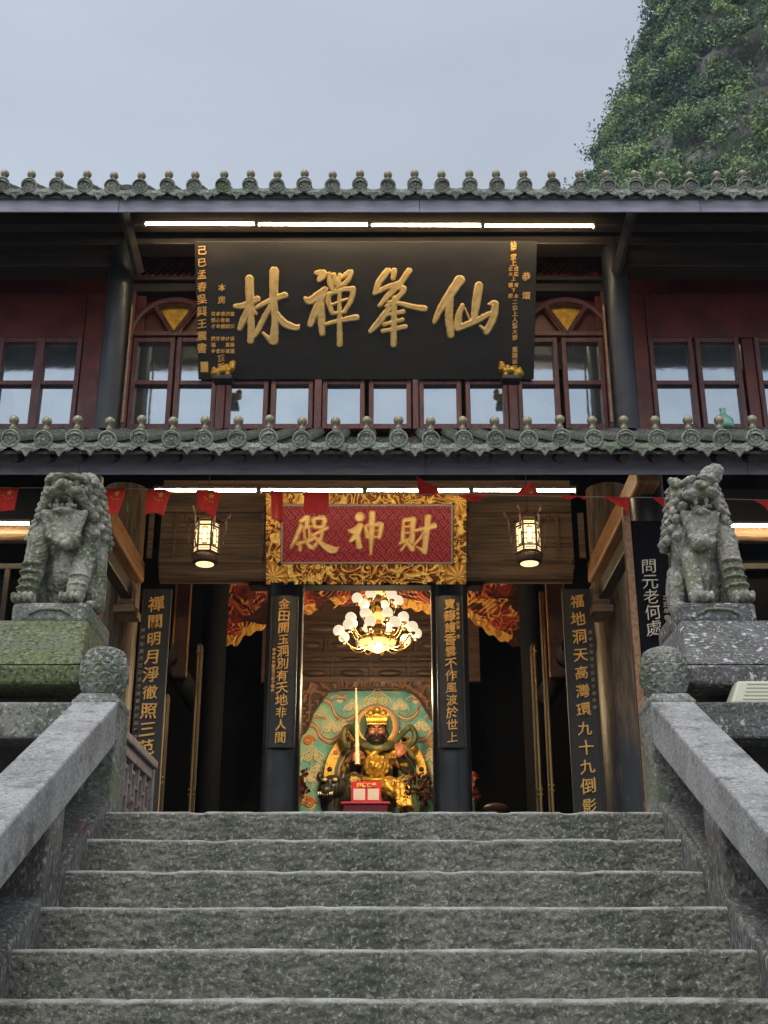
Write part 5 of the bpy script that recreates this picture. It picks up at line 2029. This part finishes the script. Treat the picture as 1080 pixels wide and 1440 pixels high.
for (px, py, s) in ((476, 978, 12), (583, 979, 12), (446, 1004, 14), (607, 1005, 10)):
    ribbon([(px - s, py + 4), (px - s * .3, py), (px + s * .4, py + 3), (px + s, py - 1)], cream, .014)
    ribbon([(px - s * .8, py + 8), (px, py + 5), (px + s * .9, py + 7)], orng, .012)
cream.build('cloud_outline', 'cream_paint', bd, smooth=True)
orng.build('cloud_ribbon', 'orange_paint', bd, smooth=True)
m = MB()
m.box(xa, xb, Yb_ - .02, Yb_ - .002, zat(972, Yb_), zt_)
m.build('border', 'door_red', bd)
for (px, py, s) in ((466, 1026, 9), (496, 996, 8), (562, 995, 8), (592, 1024, 8), (440, 1066, 10), (450, 1086, 10), (604, 1067, 9), (531, 986, 11)):
    for dx, dy in ((-.5, .15), (.5, .15), (0, -.3)):
        c = P(px + dx * s, py + dy * s)
        grn.lathe([(s * .5 * .0101, 0), (s * .48 * .0101, .006), (.002, .008)], 14, (c.x, Yb_ - .001, c.z), (0, -1, 0))
for n_, (px, py, r) in enumerate(((434, 1042, 7), (436, 1130, 8), (608, 1046, 7), (428, 1126, 7), (480, 1020, 6), (478, 984, 5), (585, 985, 5), (600, 1104, 7))):
    c = P(px, py)
    pnk.lathe([(r * .0101, 0), (r * .0097, .006), (.002, .008)], 16, (c.x, Yb_ - .001, c.z), (0, -1, 0))
pnk.build_each('cloud_fill', 'cream_paint', bd)
grn.build('cloud_fill', 'leafgreen_paint', bd)

# carved wooden screen framing it
Ys = 17.2
sc_ = thing('carved_screen', 'dark carved wooden screen arching over the painted backdrop', 'screen', (P(517, 1000, Ys).x, Ys, zat(1000, Ys)))
pxs2 = [405, 418, 424, 432, 440, 450, 462, 480, 517, 560, 578, 590, 600, 608, 616, 630]
pys2 = [1075, 1056, 1034, 1026, 1004, 988, 974, 969, 968, 969, 973, 984, 1000, 1014, 1028, 1070]
sx_ = np.array([at(a, b, Ys).x for a, b in zip(pxs2, pys2)])
sz_ = np.array([zat(b, Ys) for b in pys2])


def sh_(X, Z):
    fr = (np.abs(((X * 9) % 1) - .5) < .16) | (np.abs(((Z * 9 + np.floor(X * 9) * .5) % 1) - .5) < .16)
    return np.where(Z > zat(985, Ys), .35 + .6 * scroll(X, Z, 12, 15), .3 + .7 * fr * (.5 + .5 * vnoise(X * 20, Z * 20, 2)))


relief('fretwork', 'screen_wood', sh_, at(404, 1000, Ys).x, at(632, 1000, Ys).x, zat(1075, Ys), zat(955, Ys), 230, 130, .035, (0, Ys, 0), XV, ZV, FRONT, sc_,
       mask=lambda X, Z, H: Z > np.interp(X, sx_, sz_) - .01 + .018 * np.sin(X * 30))
m = MB()
m.tube([(a, Ys - .02, b) for a, b in zip(sx_[1:-1], sz_[1:-1])], .018, 6)
m.build('arch_bead', 'screen_wood', sc_, smooth=True)
m = MB()
m.box(at(404, 960, Ys).x, at(632, 960, Ys).x, Ys - .03, Ys + .05, zat(960, Ys), zat(952, Ys))
m.build('top_rail', 'inner_wood', sc_, bevel=.008)

# altar platform
al = MB()
al.box(AX - 1.5, AX + 1.6, 16.0, 17.4, L + .004, L + .95)
tag(al.build('altar_platform', 'door_red', None, bevel=.02), 'dark red altar platform under the seated statue, mostly hidden by the top step', 'altar')

# ---- throne arch
Yt = 17.1
thn = thing('throne', 'round backed throne with yellow jewelled rim and halo behind the statue', 'throne', (P(529, 1100, Yt).x, Yt, L + .95))
cT = P(528, 1092, Yt)
sT = P(529, 1092, Yt).x - P(528, 1092, Yt).x


def ring_band(mb, c, r0, r1, a0, a1, th_, n=48, sxx=1.):
    vs, fs = [], []
    for k in range(n + 1):
        t = radians(a0 + (a1 - a0) * k / n)
        for (r, y) in ((r0, 0), (r0, -th_), (r1, -th_), (r1, 0)):
            vs.append((c.x + r * cos(t) * sxx, c.y + y, c.z + r * sin(t)))
    for k in range(n):
        for j in range(4):
            fs.append((k * 4 + j, k * 4 + (j + 1) % 4, k * 4 + 4 + (j + 1) % 4, k * 4 + 4 + j))
    fs += [(0, 1, 2, 3), (n * 4 + 3, n * 4 + 2, n * 4 + 1, n * 4)]
    mb.add(vs, fs)


m = MB(); ring_band(m, cT, 58 * sT, 72 * sT, -35, 215, .06); rim = m.build('rim', 'gold_leaf', thn, smooth=True, auto=40)
m = MB(); ring_band(m, cT, 53 * sT, 57.8 * sT, -35, 215, .05); m.build('rim', 'green_paint', thn, smooth=True, auto=40)
m = MB(); ring_band(m, cT, 50 * sT, 52.8 * sT, -35, 215, .055); m.build('rim', 'orange_paint', thn, smooth=True, auto=40)
m = MB(); ring_band(m, cT, 1 * sT, 49.8 * sT, -35, 215, .03); m.build('backrest', 'navy_paint', thn, smooth=True, auto=40)
for t in (-12, 8, 30, 150, 172, 192, 52, 128):
    m = MB()
    m.ball((cT.x + 65 * sT * cos(radians(t)), Yt - .06, cT.z + 65 * sT * sin(radians(t))), (.036, .03, .036), 10, 7)
    m.build('jewel', 'orange_paint' if t % 4 else 'navy_paint', rim, smooth=True)
cH = P(529, 1022, Yt - .12)
m = MB(); m.lathe([(.26, 0), (.255, .02), (.002, .02)], 36, (cH.x, cH.y, cH.z), (0, -1, 0)); hal = m.build('halo', 'green_paint', thn, smooth=True, auto=40)
m = MB(); ring_band(m, cH, 25.5 * sT, 29 * sT, 0, 360, .045); m.build('ring', 'orange_paint', hal, smooth=True, auto=40)
m = MB(); ring_band(m, cH, 29.2 * sT, 32 * sT, 0, 360, .03); m.build('ring', 'scarf', hal, smooth=True, auto=40)
m = MB(); ring_band(m, cH, 24 * sT, 25.3 * sT, 0, 360, .04); m.build('ring', 'gold_leaf', hal, smooth=True, auto=40)

# ---- the seated statue
Yg = 16.7
G = lambda px, py, dy=0.: Vector((P(px, py, Yg).x, Yg + dy, P(px, py, Yg).z))
u1 = P(531, 1060, Yg).x - P(530, 1060, Yg).x
sta = thing('deity_statue', 'seated bearded temple statue in golden armour and crown holding a raised sword rod', 'statue', (G(530, 1100).x, Yg, L + .95))
m = MB()
capsule(m, G(530, 1120), G(530, 1070), 24 * u1, 22 * u1)
capsule(m, G(530, 1070), G(530, 1048), 22 * u1, 12 * u1)
for s in (-1, 1):
    capsule(m, G(530 + 16 * s, 1060), G(530 + 25 * s, 1062), 11 * u1, 11 * u1)
capsule(m, G(505, 1062), G(488, 1082, -.05), 11 * u1, 9 * u1)      # arm holding the sword
capsule(m, G(488, 1082, -.05), G(502, 1072, -.28), 9 * u1, 6 * u1)
capsule(m, G(555, 1062), G(574, 1084, -.05), 11 * u1, 9 * u1)      # raised hand
capsule(m, G(574, 1084, -.05), G(562, 1068, -.28), 9 * u1, 6 * u1)
capsule(m, G(520, 1120), G(498, 1106, -.35), 17 * u1, 14 * u1)     # knees
capsule(m, G(540, 1122), G(570, 1112, -.35), 18 * u1, 16 * u1)
capsule(m, G(498, 1106, -.35), G(496, 1150, -.35), 13 * u1, 10 * u1)
capsule(m, G(570, 1112, -.35), G(574, 1150, -.35), 15 * u1, 12 * u1)
body = remeshed(m, 'body', 'robe_dark', sta, voxel=.016, amp=.012, freq=9, smooth_it=3, amp2=.02, freq2=24)
m = MB()
m.ball(G(530, 1083, -.24), (17 * u1, .12, 16 * u1), 20, 14)
m.ball(G(530, 1083, -.32), (9 * u1, .08, 8 * u1), 14, 10)
for k in range(12):
    t = 2 * pi * k / 12
    m.ball(G(530 + 15 * cos(t), 1083 + 14 * sin(t), -.27), .035, 8, 6)
for s in (-1, 1):
    m.ball(G(530 + 7 * s, 1079, -.35), .03, 8, 6)
remeshed(m, 'belly_armour', 'gold_leaf', sta, voxel=.012, amp=.015, freq=26, smooth_it=1)
m = MB()
capsule(m, G(545, 1110, -.30), G(574, 1122, -.42), 13 * u1, 14 * u1)
capsule(m, G(574, 1118, -.42), G(582, 1142, -.42), 12 * u1, 14 * u1)
for k in range(9):
    capsule(m, G(556 + 3.6 * k, 1106 + 1.2 * k, -.50), G(560 + 3.4 * k, 1142, -.60), .022, .03)
remeshed(m, 'skirt', 'gold_leaf', sta, voxel=.014, amp=.02, freq=18, smooth_it=1, amp2=.03, freq2=30)
m = MB()                                                  # sash across the chest
m.tube([G(512, 1078, -.24), G(522, 1068, -.27), G(536, 1056, -.25), G(546, 1050, -.18)], [.03, .045, .045, .03], 8)
m.tube([G(508, 1100, -.30), G(530, 1103, -.36), G(552, 1100, -.30)], .03, 8)
m.tube([G(514, 1056, -.2), G(520, 1066, -.26), G(526, 1072, -.28)], .03, 8)
m.build('sash', 'gold_leaf', sta, smooth=True)
for s in (-1, 1):                                         # shoulder plates
    m = MB()
    m.ball(G(530 + 25 * s, 1060, -.03), (12 * u1, .13, 10 * u1), 14, 10)
    for k in range(5):
        m.ball(G(530 + (18 + 4 * k) * s, 1067, -.10), .03, 8, 6)
    m.build('shoulder_plate', 'gold_leaf' if s > 0 else 'face_red', sta, smooth=True)
    m = MB()
    capsule(m, G(530 + 35 * s, 1070, .02), G(530 + 39 * s, 1098, .02), 6 * u1, 9 * u1)
    m.build('sleeve', 'scarf', sta, smooth=True)
# head
m = MB()
m.ball(G(530, 1034, -.20), (12.5 * u1, .15, 14 * u1), 20, 14)
m.ball(G(530, 1035, -.355), (2.6 * u1, .04, 3.6 * u1), 10, 8)            # nose
for s in (-1, 1):
    m.ball(G(530 + 6.5 * s, 1036.5, -.31), (4 * u1, .04, 3.4 * u1), 10, 8)      # cheeks
    m.ball(G(530 + 5.4 * s, 1029.5, -.335), (4.4 * u1, .03, 1.6 * u1), 10, 8, Matrix.Rotation(radians(-22 * s), 3, 'Y'))
    m.ball(G(530 + 13 * s, 1035, -.18), (2.2 * u1, .04, 5.5 * u1), 10, 8)       # ears
head = remeshed(m, 'head', 'face_red', sta, voxel=.010, amp=.004, freq=30, smooth_it=2)
m = MB()
for s in (-1, 1):
    m.ball(G(530 + 5 * s, 1032.4, -.345), (2.4 * u1, .02, 1.3 * u1), 10, 8)
m.build('eye', 'eye_white', head, smooth=True)
m = MB()
for s in (-1, 1):
    m.tube([G(530 + 2 * s, 1031, -.37), G(530 + 6 * s, 1028, -.365), G(530 + 11 * s, 1024, -.33)], [.010, .016, .006], 6)    # eyebrows
    m.tube([G(530 + 1 * s, 1040, -.38), G(530 + 6 * s, 1041, -.37), G(530 + 12 * s, 1044, -.33)], [.011, .018, .008], 6)     # moustache
    m.tube([G(530 + 12 * s, 1030, -.22), G(530 + 14 * s, 1038, -.24), G(530 + 11 * s, 1047, -.28)], [.014, .028, .024], 6)
m.ball(G(530, 1048.5, -.28), (10.5 * u1, .10, 5.5 * u1), 16, 10)
m.ball(G(530, 1043.2, -.375), (4 * u1, .02, 1.2 * u1), 10, 6)
m.build('beard', 'beard_black', head, smooth=True)
m = MB()                                                # crown
m.prism([(-12.5 * u1, 0), (12.5 * u1, 0), (16 * u1, 14 * u1), (8 * u1, 12 * u1), (0, 15 * u1), (-8 * u1, 12 * u1), (-16 * u1, 14 * u1)], .06, G(530, 1026, -.30), XV, ZV, FRONT)
m.box(G(517, 1026).x, G(543, 1026).x, Yg - .34, Yg - .06, G(530, 1026).z, G(530, 1018).z)
for k in range(7):
    m.ball(G(519 + 3.7 * k, 1023, -.37), .020, 8, 6)
    m.ball(G(517 + 4.3 * k, 1015.5, -.37), .020, 8, 6)
for k in range(3):
    m.ball(G(530 + 9 * (k - 1), 1008 - (5 if k == 1 else 0), -.22), .05, 10, 8)
m.ball(G(530, 1002, -.22), .04, 10, 8)
m.build('crown', 'gold_leaf', sta, smooth=True, auto=35)
# floating scarf
m = MB()
for s in (-1, 1):
    pts = [G(530 + x * s, y, d) for x, y, d in ((10, 1052, -.22), (24, 1046, -.1), (34, 1034, 0), (46, 1022, .05), (52, 1026, .08), (54, 1036, .08), (48, 1046, .06), (38, 1050, 0), (46, 1056, .02), (52, 1066, .04))] if s > 0 else \
          [G(530 + x * s, y, d) for x, y, d in ((10, 1052, -.22), (22, 1045, -.1), (30, 1034, 0), (38, 1022, .05), (45, 1024, .08), (47, 1036, .08), (43, 1048, .06), (36, 1050, 0))]
    out = []
    q = [pts[0]] + pts + [pts[-1]]
    for i in range(1, len(q) - 2):
        for k in range(5):
            t = k / 5
            out.append(.5 * (2 * q[i] + (q[i + 1] - q[i - 1]) * t + (2 * q[i - 1] - 5 * q[i] + 4 * q[i + 1] - q[i + 2]) * t * t + (3 * q[i] - q[i - 1] - 3 * q[i + 1] + q[i + 2]) * t ** 3))
    m.tube(out, .042, 8)
m.tube([G(508, 1052, -.2), G(520, 1056, -.26), G(530, 1058, -.28), G(540, 1056, -.26), G(554, 1052, -.2)], .05, 8)
m.build('scarf', 'scarf', sta, smooth=True)
# hands: palm, four fingers and a thumb each
def hand(c, grip):
    mm = MB()
    mm.ball(c, (.055, .05, .06), 12, 8)
    for k in range(4):
        if grip:      # fingers wrap round the rod, one above the other
            z = .045 - .03 * k
            mm.tube([c + Vector((-.055, -.01, z)), c + Vector((-.03, -.06, z)), c + Vector((.025, -.068, z)), c + Vector((.05, -.045, z - .004))], [.016, .017, .016, .013], 8)
        else:
            x = -.045 + .03 * k
            ln = (.085, .10, .095, .075)[k]
            mm.tube([c + Vector((x, -.03, .03)), c + Vector((x * 1.1, -.05, .03 + ln * .6)), c + Vector((x * 1.1, -.075, .03 + ln))], [.017, .016, .011], 8)
    if grip:
        mm.tube([c + Vector((.045, .0, .02)), c + Vector((.04, -.05, .06)), c + Vector((.005, -.07, .075))], [.02, .018, .013], 8)
    else:
        mm.tube([c + Vector((.045, -.02, -.02)), c + Vector((.08, -.05, .01)), c + Vector((.085, -.07, .05))], [.02, .018, .012], 8)
    remeshed(mm, 'hand', 'face_red', sta, voxel=.008, amp=0, smooth_it=1)


hand(G(502.5, 1072, -.34), True)
hand(G(561, 1066, -.34), False)
m = MB()                                                # ringed rod
pts, rs = [], []
for k in range(41):
    u = k / 40
    pts.append(G(503.5 - 2.0 * u, 1082 - 105 * u, -.40))
    rs.append((.034 - .023 * u) * (1.22 if k % 5 == 0 else 1))
m.tube(pts, rs, 10)
m.build('sword_rod', 'cream_paint', sta, smooth=True, auto=50)

# ---- tiger at its side
tg = thing('tiger_statue', 'black painted tiger statue crouching at the left foot of the seated statue', 'statue', (G(468, 1125, -.5).x, Yg - .5, L + .95))
m = MB()
m.ball(G(470, 1116, -.55), (18 * u1, .20, 16 * u1), 18, 12)
m.ball(G(462, 1124, -.72), (12 * u1, .12, 9 * u1), 14, 10)
m.ball(G(461, 1131, -.70), (10 * u1, .10, 6 * u1), 14, 10)
capsule(m, G(482, 1122, -.4), G(500, 1136, -.2), 16 * u1, 17 * u1)
capsule(m, G(466, 1132, -.5), G(468, 1156, -.5), 14 * u1, 10 * u1)
for px in (452, 484):
    m.ball(G(px, 1101, -.5), (4.5 * u1, .04, 6 * u1), 10, 8)
for s in (-1, 1):
    m.ball(G(469 + 7 * s, 1108, -.72), (5 * u1, .05, 3 * u1), 10, 8)
tb = remeshed(m, 'body', 'tiger_black', tg, voxel=.013, amp=.008, freq=14, smooth_it=2)
m = MB()
for s in (-1, 1):
    m.ball(G(467 + 7 * s, 1110, -.775), (3.6 * u1, .03, 2.6 * u1), 10, 8)
m.build('eye', 'eye_white', tb, smooth=True)
m = MB()
for k in range(7):
    m.tube([G(452 + 3 * k, 1127, -.80), G(452 + 3 * k, 1131, -.815)], [.015, .004], 6)
m.build('tooth', 'cream_paint', tb, smooth=True)

# ---- vases of flowers
def flowers(px, py, Y, n, mat, label, w, h):
    c = P(px, py, Y)
    th = thing('flower_vase', label, 'flower vase', (c.x, Y, L + .95), 'flower vases on the altar')
    mm = MB()
    mm.lathe([(.05, 0), (.09, .05), (.10, .14), (.05, .24), (.06, .28), (.045, .282)], 16, (c.x, Y, L + .951))
    mm.build('vase', 'brass', th, smooth=True)
    mm, ml = MB(), MB()
    rg = random.Random(px)
    for k in range(n):
        q = c + Vector((rg.uniform(-w, w), rg.uniform(-.1, .1), rg.uniform(-h, h)))
        ml.tube([(c.x, Y, L + 1.2), (c + q) / 2 + Vector((0, 0, -.05)), q], .007, 5)
        for j in range(11):
            d = Vector((rg.gauss(0, 1), rg.gauss(0, 1), rg.gauss(0, 1))).normalized()
            e = d.orthogonal().normalized()
            s = rg.uniform(.035, .065)
            f2 = d.cross(e) * s * .45
            o = q + d * .012
            mm.add([o, o + d * s * .6 + f2, o + d * s, o + d * s * .6 - f2], [(0, 1, 2, 3)])
    ml.build('stem', 'green_paint', th)
    mm.build('bloom', mat, th)


flowers(420, 1104, 16.2, 26, 'flower_red', 'vase of red flowers beside the left inner column', .12, .16)
flowers(586, 1108, 15.9, 24, 'flower_dark', 'vase of dark flowers in front of the golden skirt of the statue', .14, .14)
flowers(606, 1114, 15.7, 22, 'flower_dark', 'vase of dark red flowers next to the right inner column', .10, .14)
flowers(666, 1106, 15.2, 14, 'flower_red', 'vase of red flowers in the dark right aisle', .04, .16)

# ---- collection box with red sign
Yk = 14.9
q0, q1 = P(479, 1130, Yk), P(549, 1130, Yk)
db = thing('offering_box', 'pinkish red offering box with a wide flat lid before the altar', 'box', ((q0.x + q1.x) / 2, Yk, L))
m = MB()
m.box(q0.x + .03, q1.x - .03, Yk + .02, Yk + .38, L + .004, zat(1131, Yk))
m.build('body', 'box_pink', db, bevel=.008)
m = MB()
m.box(q0.x, q1.x, Yk - .01, Yk + .41, zat(1131, Yk) + .002, zat(1127.5, Yk))
m.build('lid', 'box_pink', db, bevel=.006)
sg = thing('red_sign', 'upright red sign with two white squares standing on the offering box', 'sign', ((q0.x + q1.x) / 2, Yk + .12, zat(1127, Yk)))
s0, s1 = P(494, 1110, Yk + .12), P(536, 1110, Yk + .12)
zb, zt = zat(1127.3, Yk) + .004, zat(1099, Yk + .12)
m = MB()
r = .02
m.prism([(s0.x, zb), (s1.x, zb), (s1.x, zt - r), (s1.x - r * .4, zt - r * .3), (s1.x - r, zt), (s0.x + r, zt), (s0.x + r * .4, zt - r * .3), (s0.x, zt - r)], .02, (0, Yk + .13, 0), XV, ZV, FRONT)
m.build('panel', 'sign_red', sg)
m = MB()
for a, b in ((497, 513.5), (517, 533)):
    m.box(P(a, 1115, Yk + .1).x, P(b, 1115, Yk + .1).x, Yk + .102, Yk + .109, zat(1125, Yk + .1), zat(1109, Yk + .1))
m.build('white_card', 'card_white', sg)
m = MB()
rg = random.Random(2)
for k, chh in enumerate('掃碼供養'):
    pp = P(505 + 7 * k, 1104, Yk + .1)
    put_char(m, chh, pp.x, pp.z, .055, (0, Yk + .108, 0), XV, ZV, FRONT, rg, bold=.04, thick=.003, brush=False)
m.build('lettering', 'gold_small', sg)
# round stool back in the right aisle
hd = thing('round_cushion', 'small rounded brown cushion just above the top step in the right aisle', 'cushion', (P(697, 1136, 14).x, 14, L))
m = MB()
pz = P(697, 1132, 14)
m.ball((pz.x, 14, pz.z - .03), (.14, .12, .05), 16, 10)
m.build('pad', 'door_red', hd, smooth=True)
m = MB()
m.tube([(pz.x, 14, L), (pz.x, 14, pz.z - .05)], .05, 10)
m.build('stand', 'dark_wood', hd, smooth=True, auto=50)

# ================================================================== LATTICE FENCE at the head of the steps, left
fx = -1.46
y0, y1, z0, z1 = 6.75, 7.75, L + .01, L + .50
lf = thing('lattice_fence', 'low grey brown wooden fence with key pattern lattice behind the left newel post', 'fence', (fx, 7.2, L))
m = MB()
m.box(fx - .045, fx + .045, y0, y1, z1 - .03, z1 + .02)
m.build('top_rail', 'lattice_paint', lf, bevel=.008)
m = MB()
for a, b in ((y0, y0 + .06), (y1 - .06, y1)):
    m.box(fx - .03, fx + .03, a, b, z0 - .01, z1 - .032)
m.box(fx - .025, fx + .025, y0 + .06, y1 - .06, z0, z0 + .06)
m.box(fx - .025, fx + .025, y0 + .06, y1 - .06, z1 - .10, z1 - .04)
m.build('frame', 'lattice_paint', lf, bevel=.004)
m = MB()
yy = y0 + .14
k = 0
while yy < y1 - .08:
    m.box(fx - .017, fx + .017, yy, yy + .026, z0 + .06 if k % 2 else z0 + .16, z1 - .10 if k % 2 == 0 else z1 - .17)
    for j, z in enumerate((z0 + .10, z0 + .18, z0 + .26, z0 + .33)):
        if (j + k) % 2:
            m.box(fx - .0165, fx + .0165, yy + .026, yy + .104, z, z + .024)
    yy += .104
    k += 1
m.build('lattice', 'lattice_paint', lf, bevel=.002)

# ================================================================== FLAG BUNTING
Yn = 9.95
bn = thing('flag_bunting', 'string of small red flags with yellow stars hung across under the lower eave', 'bunting', at(515, 690, Yn))
cordpts = [(-60, 685), (25, 686), (150, 686), (240, 689), (310, 690), (450, 692), (590, 695), (700, 696), (790, 698), (860, 699), (940, 700), (1070, 703), (1140, 704)]
m = MB()
m.tube([at(a, b, Yn) for a, b in cordpts], .0035, 5)
m.build('string', 'cord', bn)
D1 = at(541, 700, Yn).x - at(540, 700, Yn).x
flags = [   # four photo corners (top-left, top-right, bottom-right, bottom-left), sag, stars
    ((-9, 685), (27, 686), (22, 720), (-12, 718), .02, 1), ((146, 686), (178, 687), (168, 726), (140, 722), .03, 1), ((206, 689), (240, 690), (230, 727), (204, 722), .04, 1),
    ((276, 690), (311, 691), (300, 728), (277, 718), .05, 1), ((381, 691), (398, 691), (397, 730), (383, 738), .08, 0), ((428, 692), (463, 692), (462, 722), (427, 722), .02, 0),
    ((586, 670), (615, 686), (617, 697), (588, 696), .04, 0), ((640, 695), (668, 696), (686, 702), (664, 704), .05, 0), ((724, 696), (758, 698), (752, 684), (736, 682), .05, 1),
    ((785, 697), (826, 698), (822, 702), (800, 704), .04, 0), ((850, 699), (886, 700), (884, 722), (872, 717), .06, 0), ((916, 700), (956, 701), (953, 727), (940, 726), .06, 0),
    ((1056, 703), (1096, 704), (1094, 730), (1080, 716), .05, 0)]
for n_, (tl, tr, br, bl, sag, stars) in enumerate(flags):
    m = MB()
    na, nb = 9, 9
    A, B, C_, D_ = (at(*q, Yn) for q in (tl, tr, br, bl))

    def surf(u, v, extra=0.):
        p = A * (1 - u) * (1 - v) + B * u * (1 - v) + C_ * u * v + D_ * (1 - u) * v
        return p + Vector((0, sag * sin(u * 4.5 + n_) * (.25 + v) - .02 * v - extra, 0))
    m.add([surf(i / (na - 1), j / (nb - 1)) for j in range(nb) for i in range(na)], [(j * na + i, j * na + i + 1, (j + 1) * na + i + 1, (j + 1) * na + i) for j in range(nb - 1) for i in range(na - 1)])
    fl = m.build('flag', 'flag_red', bn, smooth=True)
    so = fl.modifiers.new('solid', 'SOLIDIFY')
    so.thickness = .002
    if stars:
        m = MB()
        # printed with the big star towards the right, as it shows from this side
        for (u, v, r) in ((.66, .22, .15), (.40, .34, .05), (.50, .43, .05), (.64, .47, .05), (.78, .44, .05)):
            pts = []
            for k in range(10):
                t = pi / 2 + pi * k / 5
                rr_ = r * (1 if k % 2 == 0 else .4)
                pts.append(surf(u + rr_ * cos(t), v - rr_ * sin(t), .004))
            m.add([surf(u, v, .005)] + pts, [(0, 1 + k, 1 + (k + 1) % 10) for k in range(10)])
        m.build('star', 'flag_yellow', fl)

# pale bottle on the sill of the right upper window
pb = at(1018, 603, 11.36)
m = MB()
m.lathe([(.085, 0), (.1, .03), (.095, .10), (.05, .15), (.028, .18), (.03, .22), (.036, .23), (.002, .232)], 18, (pb.x, 11.34, zat(604, 11.34)))
tag(m.build('bottle', 'bottle_glass', None, smooth=True), 'pale green bottle standing outside the right upper window', 'bottle')

for o in bpy.data.objects:
    if 'local_frame' in o:
        del o['local_frame']

# ================================================================== HAZE
hz = material('haze_air', (1, 1, 1))
hnt = hz.node_tree
hnt.nodes.clear()
vol = hnt.nodes.new('ShaderNodeVolumePrincipled')
vol.inputs['Color'].default_value = (.62, .78, 1.0, 1)
vol.inputs['Density'].default_value = .0004
hout = hnt.nodes.new('ShaderNodeOutputMaterial')
hnt.links.new(vol.outputs[0], hout.inputs['Volume'])
MAT['haze'] = hz
m = MB()
m.box(-70, 150, -30, 170, -1.0, 112)
hb = m.build('haze', 'haze')
hb['kind'] = 'stuff'
